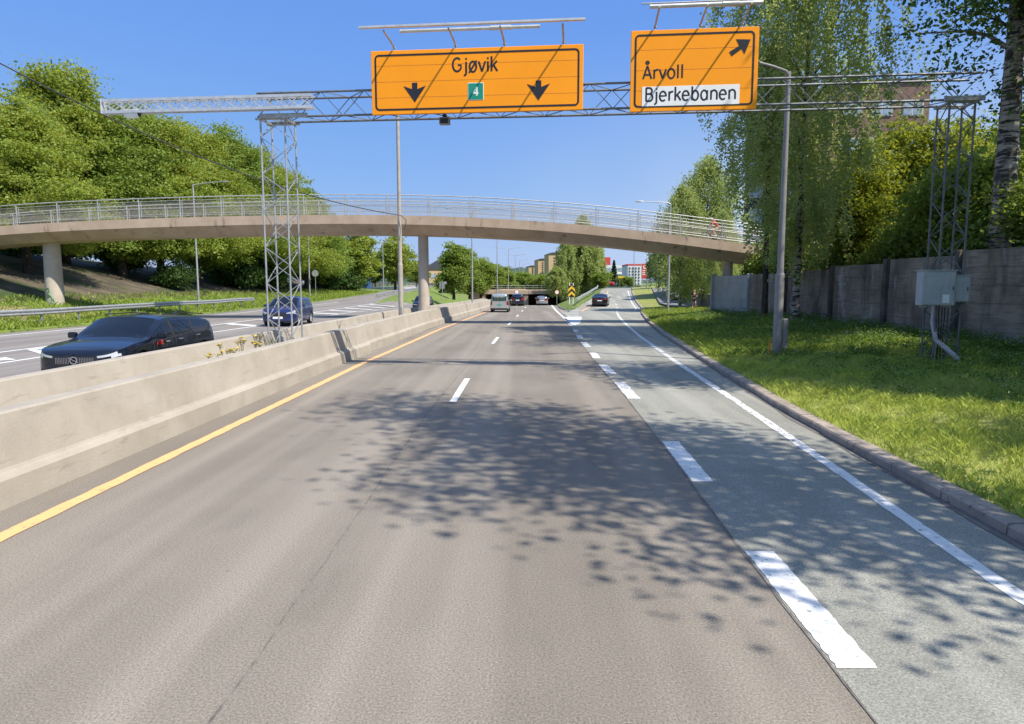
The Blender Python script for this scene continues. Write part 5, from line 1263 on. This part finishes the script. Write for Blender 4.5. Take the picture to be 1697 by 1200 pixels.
# black saloon on the slip road ---------------------------------------------
def cls_sal(y, x, z, sg, j, y0, y1):
    if sg == 's':
        if y < -2.1 and x > .2 and .74 < z < .86: return 'taillight'
        if y > 2.1 and x > .4 and .6 < z < .74: return 'headlight'
        if z < .3: return 'bumper_trim'
        return 'body'
    if sg == 'g':
        if j <= 4 and -1.3 < y < .98 and not near(y,0,.05): return 'side_window'
        return 'body'
    if .36 < y < 1.14 and j >= 1: return 'windscreen'
    if -1.75 < y < -.85 and j >= 1: return 'rear_window'
    return 'body'
sal = dict(estate, L=4.72, top=[(-2.36,.92),(-2.30,1.06),(-2.1,1.10),(-1.75,1.14),(-1.3,1.30),(-.85,1.42),(-.2,1.455),(.1,1.44),(.36,1.405),(.75,1.205),(1.14,.985),(1.7,.93),(2.1,.855),(2.3,.79),(2.36,.72)], belt=[(-2.36,.86),(-1.9,.99),(-1,.97),(.2,.925),(1.1,.90),(1.7,.855),(2.2,.765),(2.36,.66)], cls=cls_sal, keys=[-1.75,-1.3,-.85,-.05,.05,.36,.98,1.14], plates=((-2.355,.66,SWHITE),), wr=.34)
bs = make_car(sal, BLACKP, 'black saloon driving up the slip road, seen from behind', name='saloon_car')
put(bs, PX(996,83), 83, float(zslip(83)), -.17, 1)
wc = copy_tree(sh, 'white car roof showing over the low grey retaining wall'); put(wc, PX(1136,80), 80, .75, 1.1, 1)
for ch in wc.children:
    if ch.name.startswith(('body','wing')): ch.data = ch.data.copy(); ch.data.materials[0] = WHITEP
rc = copy_tree(bs, 'red car crossing at the top of the slip road, left of the spruce'); put(rc, PX(1000,150), 150, 2.2, 1.45, 1)
for ch in rc.children:
    if ch.name.startswith(('body','wing')): ch.data = ch.data.copy(); ch.data.materials[0] = REDP
wv = copy_tree(vn, 'small white van at the top of the slip road beside the yellow sign'); put(wv, PX(1032,165), 165, 2.2, .5, .8)
for ch in wv.children:
    if ch.name.startswith(('body','wing')): ch.data = ch.data.copy(); ch.data.materials[0] = WHITEP

# ------------------------------------------------------------------ people
def skin(name, verts, edges, mat, parent, sub=1, root=0):
    "verts: list of (x,y,z,r)"
    me = bpy.data.meshes.new(name); me.from_pydata([v[:3] for v in verts], edges, []); o = bpy.data.objects.new('tmp', me); COL.objects.link(o)
    o.modifiers.new('s', 'SKIN'); 
    for i, v in enumerate(verts):
        sv = me.skin_vertices[0].data[i]; rr = v[3] if not isinstance(v[3], tuple) else v[3]
        sv.radius = (rr, rr) if not isinstance(rr, tuple) else rr; sv.use_root = (i == root)
    md = o.modifiers.new('u', 'SUBSURF'); md.levels = sub; md.render_levels = sub
    dg = bpy.context.evaluated_depsgraph_get(); m2 = bpy.data.meshes.new_from_object(o.evaluated_get(dg)); bpy.data.objects.remove(o); bpy.data.meshes.remove(me)
    m2.name = name
    for p in m2.polygons: p.use_smooth = True
    m2.materials.clear(); return link_mesh(name, m2, mat, parent)
SKINM = M('skin', (.50,.30,.21), .6, var=.08)
def chain(V, E, pts, start=None):
    prev = start
    for p in pts:
        V.append(p); 
        if prev is not None: E.append((prev, len(V)-1))
        prev = len(V)-1
    return prev
def figure(t, J, shirt, trousers, hairm, shoem, legm=None, long_sleeve=False, sock=None):
    "J: dict of joints"
    V, E = [], []
    pel = chain(V, E, [J['pelvis'] + ((.135,.105),)]); w_ = chain(V, E, [J['waist'] + ((.125,.09),)], pel); ch = chain(V, E, [J['chest'] + ((.15,.105),)], w_)
    nk = chain(V, E, [J['neck'] + (.058,)], ch); hd = chain(V, E, [J['head0'] + (.075,), J['head'] + ((.085,.10),), J['head2'] + (.065,)], nk)
    for s in ('l','r'):
        sh = chain(V, E, [J['sh'+s] + (.062,), J['el'+s] + (.042,), J['wr'+s] + (.029,), J['ha'+s] + ((.04,.022),)], ch)
        h = Vector(J['ha'+s]); wv_ = Vector(J['wr'+s]); d = (h-wv_).normalized(); side = d.cross(Vector((0,0,1))); side = side.normalized() if side.length > .1 else Vector((1,0,0)); up_ = side.cross(d)
        for k, ln in enumerate((.07,.082,.078,.06)):
            b0 = h + side*((k-1.5)*.02) + d*.02; curl = -up_*.03
            chain(V, E, [tuple(b0) + (.0095,), tuple(b0 + d*ln*.55) + (.0085,), tuple(b0 + d*ln*.85 + curl) + (.007,)], sh)
        b0 = wv_.lerp(h,.6) - side*.035; chain(V, E, [tuple(b0) + (.011,), tuple(b0 - side*.02 + d*.04) + (.009,)], sh)
        chain(V, E, [J['hi'+s] + (.088,), J['kn'+s] + (.058,), J['ca'+s] + (.052,), J['an'+s] + (.036,), J['to'+s] + (.034,)], pel)
    body = skin('body', V, E, SKINM, t)
    hv = Vector(J['head']); fw = Vector(J['face'])
    up_ = (Vector(J['head2'])-Vector(J['head0'])).normalized(); sd = fw.cross(up_).normalized()
    b = MB()
    for s in (1,-1): b.lathe([(0,-.010),(.012,0),(0,.010)], tuple(hv + fw*.088 + sd*s*.033 + up_*.005), 'y', 8)
    b.build('eye', BLACK, t)
    b = MB(); b.tube([hv + fw*.085 + up_*.0, hv + fw*.115 - up_*.03], [.010,.016], 6); b.build('nose', SKINM, t)
    b = MB(); b.tube([hv + fw*.083 - up_*.058 - sd*.022, hv + fw*.092 - up_*.06, hv + fw*.083 - up_*.058 + sd*.022], .007, 6); b.build('mouth', M('lips',(.4,.14,.11),.6), t)
    b = MB()
    for s in (1,-1): b.lathe([(0,-.012),(.026,-.006),(.03,.008),(0,.012)], tuple(hv + sd*s*.088), 'x', 8)
    b.build('ear', SKINM, t)
    H_, E_ = [], []; chain(H_, E_, [tuple(hv - fw*.035 + up_*.03) + (.088,), tuple(hv - fw*.02 + up_*.085) + (.075,)]); skin('hair', H_, E_, hairm, t)
    V, E = [], []
    a = chain(V, E, [tuple(Vector(J['pelvis']).lerp(Vector(J['waist']), .3)) + ((.15,.12),), J['waist'] + ((.145,.108),), J['chest'] + ((.168,.122),)]); chain(V, E, [tuple(Vector(J['chest']).lerp(Vector(J['neck']), .75)) + (.075,)], a)
    for s in ('l','r'):
        shp, el, wr_ = Vector(J['sh'+s]), Vector(J['el'+s]), Vector(J['wr'+s])
        pts = [tuple(shp) + (.078,), tuple(shp.lerp(el,.75)) + (.064,)]
        if long_sleeve: pts = [tuple(shp) + (.078,), tuple(el) + (.056,), tuple(el.lerp(wr_,.9)) + (.042,)]
        chain(V, E, pts, a)
    skin('shirt', V, E, shirt, t)
    V, E = [], []; p = chain(V, E, [J['pelvis'] + ((.155,.125),)])
    for s in ('l','r'):
        hp, kn = Vector(J['hi'+s]), Vector(J['kn'+s]); chain(V, E, [tuple(hp) + (.105,), tuple(hp.lerp(kn,.7)) + (.092,)], p)
    skin('shorts', V, E, trousers, t)
    for s in ('l','r'):
        V, E = [], []; an, to = Vector(J['an'+s]), Vector(J['to'+s]); chain(V, E, [tuple(an + (an-to)*.25) + (.045,), tuple(an.lerp(to,.5)) + (.05,), tuple(to + (to-an)*.35) + (.036,)]); skin('shoe', V, E, shoem, t)
        if sock:
            V, E = [], []; ca = Vector(J['ca'+s]); chain(V, E, [tuple(ca) + (.060,), tuple(ca.lerp(an,.5)) + (.052,), tuple(an) + (.043,)]); skin('sock', V, E, sock, t)
    return body
TSH = M('black_cloth', (.02,.02,.022), .9); REDC = M('red_cloth', (.55,.045,.04), .8, var=.12); REDH = M('reddish_hair', (.25,.07,.035), .7); PALE = M('pale_cloth', (.55,.45,.36), .85); WSH = M('white_shoe', (.6,.58,.55), .7); PINKS = M('pink_red_sock', (.60,.07,.07), .85); SHRT = M('patterned_shorts', (.05,.045,.05), .85)
jx, jy = PX(1151,60.5), 60.5; jz = float(zslip(60.5)) + .47
jog = thing('person', 'jogger in black top and red socks running on the footpath before the low wall', 'person', (jx, jy, jz), math.pi-.1)
figure(jog, dict(pelvis=(0,0,.92), waist=(0,.02,1.06), chest=(0,.05,1.27), neck=(0,.06,1.45), head0=(0,.075,1.52), head=(0,.09,1.59), head2=(0,.085,1.66), face=(0,1,0), shl=(-.19,.04,1.38), ell=(-.25,-.12,1.14), wrl=(-.2,.1,1.08), hal=(-.17,.18,1.10), shr=(.19,.05,1.38), elr=(.27,-.04,1.12), wrr=(.17,.16,1.16), har=(.12,.23,1.2), hil=(-.095,0,.88), knl=(-.10,.16,.5), cal=(-.10,.06,.33), anl=(-.10,-.02,.085), tol=(-.10,.12,.04), hir=(.095,0,.88), knr=(.10,.02,.5), car=(.10,-.12,.36), anr=(.10,-.27,.22), tor=(.10,-.2,.12)), TSH, SHRT, REDH, WSH, sock=PINKS)
# cyclist on the bridge, riding left
bx = PX(1180, 45.6); by = 45.7; bz = zd(bx) - .085
slope = math.atan((zd(bx-.5)-zd(bx+.5)))
bike = thing('bicycle', 'bicycle ridden leftwards over the footbridge', 'bicycle', (bx, by, bz)); bike.rotation_euler = (slope, 0, R(90))
FRM = M('bike_frame', (.05,.05,.06), .35, .3)
b = MB(); Rw = .34
bb = (0,-.02,.28); st_ = (0,-.2,.86); hd0 = (0,.36,.82); hd1 = (0,.42,.66); rx = (0,-.48,Rw); fx = (0,.56,Rw)
for a, c_ in ((bb,st_),(st_,hd0),(bb,hd1)): b.tube([a,c_], .017, 8)
for s in (.05,-.05): b.tube([(0,-.2,.8),(s,-.48,Rw)], .009, 6); b.tube([bb,(s,-.48,Rw)], .010, 6); b.tube([hd1,(s,.52,.5),(s,.56,Rw)], .011, 6)
b.tube([hd1,(0,.35,.9)], .017, 8); b.tube([st_,(0,-.22,.93)], .014, 8); b.build('frame', FRM, bike)
for y in (-.48,.56):
    b = MB()
    for k in range(25): pass
    ring = [(0, math.cos(a)*(Rw-.02), math.sin(a)*(Rw-.02)) for a in np.linspace(0, 2*math.pi, 29)]; b.tube(ring, .02, 6, caps=False); o = b.build('wheel', RUBBER, bike); o.location = (0,y,Rw)
    b = MB()
    for k in range(12): a = k*math.pi/6; b.bar((.01,0,0),(0,math.cos(a)*(Rw-.035),math.sin(a)*(Rw-.035)),.004)
    ring = [(0, math.cos(a)*(Rw-.042), math.sin(a)*(Rw-.042)) for a in np.linspace(0, 2*math.pi, 29)]; b.tube(ring, .010, 5, caps=False); b.tube([(-.05,0,0),(.05,0,0)], .022, 8); b.build('rim', GALV, o)
b = MB(); b.tube([(-.27,.44,.98),(-.1,.37,.95),(0,.35,.95),(.1,.37,.95),(.27,.44,.98)], .013, 8); b.build('handlebar', FRM, bike)
b = MB(); b.bbox((0,-.22,.95),(.15,.26,.05),.02); b.build('saddle', BLACK, bike)
b = MB(); b.lathe([(.03,-.012),(.1,-.008),(.1,.008),(.03,.012)], (.05,-.02,.28), 'x', 18); b.bar((.07,-.02,.28),(.09,.07,.14),.02); b.bar((-.07,-.02,.28),(-.09,-.11,.42),.02); b.bbox((.14,.07,.13),(.1,.09,.02),.005); b.bbox((-.14,-.11,.43),(.1,.09,.02),.005); b.build('crank', DARK, bike)
cy = thing('person', 'cyclist in a red shirt and pale shorts leaning over the handlebar on the footbridge', 'person', (bx, by, bz)); cy.rotation_euler = (slope, 0, R(90))
figure(cy, dict(pelvis=(0,-.2,1.03), waist=(0,-.08,1.16), chest=(0,.12,1.34), neck=(0,.27,1.47), head0=(0,.32,1.52), head=(0,.37,1.58), head2=(0,.37,1.66), face=(0,.97,-.2), shl=(-.19,.2,1.42), ell=(-.25,.3,1.17), wrl=(-.26,.40,1.02), hal=(-.26,.45,.995), shr=(.19,.2,1.42), elr=(.25,.3,1.17), wrr=(.26,.40,1.02), har=(.26,.45,.995), hil=(-.095,-.18,1.0), knl=(-.11,.2,.86), cal=(-.12,.08,.7), anl=(-.13,-.12,.52), tol=(-.14,-.02,.47), hir=(.095,-.18,.98), knr=(.11,.24,.66), car=(.12,.19,.47), anr=(.13,.06,.22), tor=(.14,.16,.18)), REDC, PALE, M('helmet_white', (.55,.5,.48), .5), WSH)
# ------------------------------------------------------------------ buildings far and near
TAN = M('tan_render', (.47,.33,.17), .9, col2=(.53,.38,.21), scale=.2); ROOFD = M('dark_roof', (.05,.055,.065), .8); WIN = M('window_glass', (.06,.08,.10), .12, spec=.8); WINL = M('pale_window', (.30,.36,.42), .15, spec=.7); WREND = M('white_render', (.66,.67,.68), .85, var=.05); REDB = M('red_cladding', (.58,.06,.05), .6, var=.06); DGREY = M('dark_grey_cladding', (.045,.048,.055), .7, var=.12, scale=.5); BROWNB = M('brown_brick', (.22,.13,.10), .9, var=.12, scale=2., bump=.3); FRAMEW = M('white_frame', (.7,.7,.7), .5, var=.04)
def tower(label, px0, px1, pytop, d, zbase, wside=16):
    x0, x1 = PX(px0,d), PX(px1,d); H = Ztop(pytop,d) - zbase; W = x1-x0
    t = thing('apartment_tower', label, 'building', ((x0+x1)/2, d, zbase), .12, group='tan apartment towers')
    b = MB(); b.box((0,wside/2,H*.47),(W,wside,H*.94)); b.build('wall', TAN, t)
    b = MB(); b.prism([(-W/2-.3,-.4,H*.94),(W/2+.3,-.4,H*.94),(W/2-.5,-.4,H),(-W/2+1.6,-.4,H)], (0,wside+.8,0)); b.build('roof', ROOFD, t)
    b = MB(); b.box((W/2+.02+1.1,wside/2+1,H*.46),(2.2,wside-2,H*.9)); b.build('stair_wing', TAN, t)
    b = MB(); b.box((W/2+2.3,wside/2,H*.9),(.3,wside-3,H*.06)); b.build('gable_trim', WREND, t)
    for k in range(7):
        z = H*(.16+.105*k); o = MB(); o.box((0,-.05,z),(.9,.14,.75)); o.build('window', WIN, t)
    for k in range(6):
        z = H*(.16+.12*k); o = MB(); o.box((W/2+1.1,.95,z),(.8,.14,1.2)); o.build('window', WIN, t)
tower('lowest and farthest left of the three stepped tan towers', 876, 889.5, 440, 430, 6)
tower('middle tan tower of the three stepped ones', 891.5, 907, 428.5, 400, 6)
tower('tallest tan tower, partly behind the central clump of trees', 909, 928, 418.5, 370, 6)
# dark gabled hut
x = PX(898,170); t = thing('gabled_hut', 'small dark gabled hut on the underpass bridge before the tan towers', 'hut', (x,170,1.2))
b = MB(); b.box((0,0,1.2),(4,3,2.4)); b.build('wall', DGREY, t); b = MB(); b.prism([(-3,-2,2.4),(3,-2,2.4),(0,-2,4.6)],(0,4,0)); b.build('roof', ROOFD, t)
# underpass / road bridge
ux0, ux1 = PX(800,142), PX(938,142); zt_ = P(870,481,142).z; zbm = P(870,487.5,142).z
t = thing('road_bridge', 'low concrete road bridge over the dark underpass ahead', 'bridge', ((ux0+ux1)/2, 142, 0))
W = ux1-ux0
b = MB(); b.box((0,9,(zt_+zbm)/2),(W+6,18,zt_-zbm)); b.build('deck', CONC2, t)
b = MB(); b.box((-W/2-1,9,-2.2),(3,17.6,zbm+6.)); b.build('abutment', CONC2, t)
b = MB(); b.box((W/2+1.4,9,-2.2),(3,17.6,zbm+6.)); b.build('abutment', CONC2, t)
b = MB(); b.box((W/2*.3-2.2,9,-2.2),(.9,17.6,zbm+6.)); b.build('pier', CONC2, t)
b = MB(); b.box((0,44,-2.),(W+8,1,zbm+6.4)); b.box((-W/2-1,31,-2),(3,26,zbm+6)); b.box((W/2+1.4,31,-2),(3,26,zbm+6)); b.box((0,31,zbm+.25),(W+6,25.9,.4)); b.build('added_dark_shell', CONC2, t)  # closed shell and end wall added to keep the underpass opening dark
b = MB(); b.prism([(W/2-1.9,-.6,zbm),(W/2-.9,-.6,zbm),(W/2+1.5,-9,-1.4),(W/2+.7,-9,-1.4)], (.5,0,0)); b.build('wing_wall', CONC2, t)
b = MB(); b.tube([(-W/2-2,.2,zt_+.95),(W/2+2,.2,zt_+.95)], .04, 6); b.tube([(-W/2-2,.2,zt_+.5),(W/2+2,.2,zt_+.5)], .03, 6); rl_ = b.build('railing', RAIL, t)
for k in range(13): b = MB(); xx = -W/2-2+(W+4)*k/12; b.bar((xx,.2,zt_),(xx,.2,zt_+.95),.05); b.build('post', RAIL, rl_)
# white department block with the red roof box
x0, x1 = PX(968,230), PX(1040,230); d = 230; zb_ = 2.2; H = Ztop(439.5,d)-zb_; W = x1-x0
t = thing('department_store', 'white shopping block with a red box on its roof behind the spruce', 'building', ((x0+x1)/2, d, zb_))
b = MB(); b.box((0,8,H/2),(W,16,H)); b.build('wall', WREND, t)
rx0, rx1 = PX(993,d)-(x0+x1)/2, PX(1011,d)-(x0+x1)/2; b = MB(); b.box(((rx0+rx1)/2,4,H+(Ztop(426.5,d)-zb_-H)/2),(rx1-rx0,8,Ztop(426.5,d)-zb_-H)); b.build('roof_box', REDB, t)
for k in range(9):
    for z, hh in ((H*.80,.16*H),(H*.42,.14*H),(H*.15,.2*H)):
        xx = -W/2 + W*(k+.5)/9; b = MB(); b.box((xx,-.06,z),(W/9*.8,.2,hh)); b.build('window', WINL if z > H*.7 and k > 5 else WIN, t) if not (z > H*.7 and k < 6) else b.build('window', WINL, t)
b = MB(); b.box((0,-.2,H*.60),(W,.5,H*.06)); b.build('canopy', FRAMEW, t)
x0, x1 = PX(1040,200), PX(1062,200); d = 200; H = Ztop(438,d)-zb_; W = x1-x0
t = thing('apartment_block', 'white flats with rows of small dark windows and a red roof edge', 'building', ((x0+x1)/2, d, zb_))
b = MB(); b.box((0,6,H/2*.95),(W,12,H*.95)); b.build('wall', WREND, t); b = MB(); b.box((0,6,H*.975),(W+.1,12.1,H*.07)); b.build('roof_edge', REDB, t)
for i in range(6):
    for k in range(4): b = MB(); b.box((-W/2+W*(k+.6)/4.3,-.05,H*(.12+.14*i)),(.42,.16,.5)); b.build('window', WIN, t)
# red pylon
d = 135; x = PX(1068.5,d); zt1, zt0 = Ztop(437,d), Ztop(462,d)
t = thing('pylon_sign', 'tall red pylon sign with a white ring emblem and white lettering', 'sign', (x,d,2.2))
b = MB(); b.bbox((0,0,(zt0+zt1)/2-2.2),(1.3,.3,zt1-zt0),.03); pn = b.build('panel', REDB, t)
for s in (-.45,.45): b = MB(); b.bar((s,0,0),(s,0,zt0-2.2+.1),.1); b.build('leg', GALV, t)
b = MB(); b.lathe([(.24,-.02),(.42,-.02),(.42,.02),(.24,.02),(.24,-.02)], (0,-.16,zt1-2.2-.65), 'y', 20); b.build('emblem', SWHITE, pn)
b = MB()
for k in range(3): 
    for q in range(4): b.box((-.42+.28*q,-.16,zt1-2.2-1.35-.36*k),(.2,.02,.17))
b.build('lettering', SWHITE, pn)
d = 150; x = PX(1030,d); t = thing('yellow_sign', 'yellow direction sign on two posts beyond the top of the slip road', 'road sign', (x,d,2.2))
b = MB(); b.bbox((0,0,Ztop(459.5,d)-2.2),(1.5,.06,.42),.01); b.build('board', SYEL, t)
for s in (-.5,.5): b = MB(); b.bar((s,.06,0),(s,.06,Ztop(459.5,d)-2.2),.07); b.build('post', GALV, t)
b = MB(); b.tube([(0,0,0),(0,0,5.4)], .05, 8); o = b.build('flag_pole', FRAMEW); o.location = (PX(1062.5,150),150,2.2); tag(o, 'white flag pole between the white flats and the red pylon sign', 'flag pole')
b = MB(); b.tube([(0,0,0),(0,0,7.2)], .05, 8); o = b.build('flag_pole', FRAMEW); o.location = (PX(1071,120),120,2.0); tag(o, 'white flag pole standing in front of the red pylon sign', 'flag pole')
# dark office block and brown block behind the birches
def block(label, cx, cy, rz, W, D, H, wall, wins, z=2, name='office_block', fr=True):
    t = thing(name, label, 'building', (cx,cy,z), rz); b = MB(); b.box((0,D/2,H/2),(W,D,H)); b.build('wall', wall, t)
    b = MB(); b.bbox((0,D/2,H+.15),(W+.4,D+.4,.3),.05); b.build('roof', ROOFD, t)
    for x, zz, w_, h_ in wins:
        o = MB(); o.box((x,-.04,zz),(w_,.12,h_)); o = o.build('window', FRAMEW, t)
        p = MB()
        for k in range(2): p.box((x+(k-.5)*w_/2,-.11,zz),(w_/2-.12,.04,h_-.18))
        p.build('pane', WINL, o)
    return t
cx = PX(1268,80); wins = [(-W_+2.2*i, 2.6+3.1*k, 1.6, 1.7) for k in range(6) for i, W_ in ((0,6.2),(1,5.2),(2,4.2),(3,3.2))]
block('dark grey office block with white framed windows behind the birches', cx+6.0, 82, -.55, 16, 14, Ztop(195,82)-2, DGREY, [(x-.4,zz,w_,h_) for x, zz, w_, h_ in wins])
bw = PX(1440,72); Hb = Ztop(140,72)-2.5
wins = [(-2.6+2.9*i, Hb-2.6-3.4*k, 1.9, 1.35) for k in range(3) for i in range(3)]
tb = block('brown brick block with white framed windows behind the tree tops', bw, 72, -.1, 9.5, 10, Hb, BROWNB, wins, 2.5, 'apartment_block')
for k in range(3):
    b = MB(); b.box((2.2,-.8,Hb-5.6-3.4*k),(3.4,1.5,.16)); b.box((2.2,-1.5,Hb-5.1-3.4*k),(3.4,.06,.9)); b.build('balcony', DGREY, tb)
# behind the left trees: red cabin, white gable, shelter, fences
REDH_ = M('red_timber', (.30,.06,.035), .9, var=.2, scale=3)
def hut(label, px, d, w_, h_, mat, z=None, name='cabin', rz=.3):
    x = PX(px,d); z = float(zexit(d)) + .6 if z is None else z; t = thing(name, label, 'house', (x,d,z), rz)
    b = MB(); b.box((0,2,h_/2),(w_,4,h_)); b.build('wall', mat, t); b = MB(); b.prism([(-w_/2-.4,-.3,h_),(w_/2+.4,-.3,h_),(0,-.3,h_+w_*.32)],(0,4.6,0)); b.build('roof', ROOFD, t)
    b = MB(); b.box((-w_*.2,-.05,h_*.55),(w_*.18,.14,h_*.3)); b.build('window', WINL, t); b = MB(); b.box((w_*.22,-.05,h_*.42),(w_*.2,.14,h_*.8)); b.build('door', FRAMEW, t)
hut('red timber cabin half hidden under the trees, left of the blue shelter', 556, 150, 5, 3.2, REDH_); hut('second red timber cabin just left of the blue shelter', 584, 158, 5, 2.6, REDH_); hut('white gabled house peeping through the leaves above the red cabin', 556, 175, 5, 5.5, WREND); hut('red timber cabin deep in the trees left of the round sign', 508, 140, 4, 3, REDH_)
hut('orange roofed house on the rise right of the middle bridge pillar', 728, 230, 10, 4.5, TAN, 3.2)
d = 150; x = PX(600,d); z0 = float(zexit(d))+.25; t = thing('bus_shelter', 'blue bus shelter on the left verge beyond the footbridge', 'bus shelter', (x,d,z0), .25)
b = MB(); b.bbox((0,0,2.45),(4.0,1.6,.14),.03); b.build('roof', SBLUE, t)
for xx in (-1.8,-.6,.6,1.8): b = MB(); b.box((xx,.7,1.2),(.14,.1,2.4)); b.build('post', SBLUE, t)
b = MB(); b.box((0,.75,1.3),(3.5,.03,1.6)); b.build('back_panel', SBLUE, t); b = MB(); b.box((0,.4,.5),(2.6,.4,.06)); b.box((-1,.4,.25),(.06,.3,.45)); b.box((1,.4,.25),(.06,.3,.45)); b.build('bench', WOOD, t)
d = 165; xa, xb = PX(605,d), PX(690,d); t = thing('timber_fence', 'pale timber rail fence on a low wall along the road beyond the bus shelter', 'fence', (xa,d,float(zexit(d))+.3))
b = MB(); b.box(((xb-xa)/2,0,.2),(xb-xa,.3,.5)); b.build('low_wall', WREND, t)
for z in (.75,1.1): b = MB(); b.box(((xb-xa)/2,-.02,z),(xb-xa,.06,.12)); b.build('rail', PALE, t)
for k in range(8): b = MB(); b.box(((xb-xa)*k/7,.06,.7),(.12,.1,1.0)); b.build('post', WOOD, t)
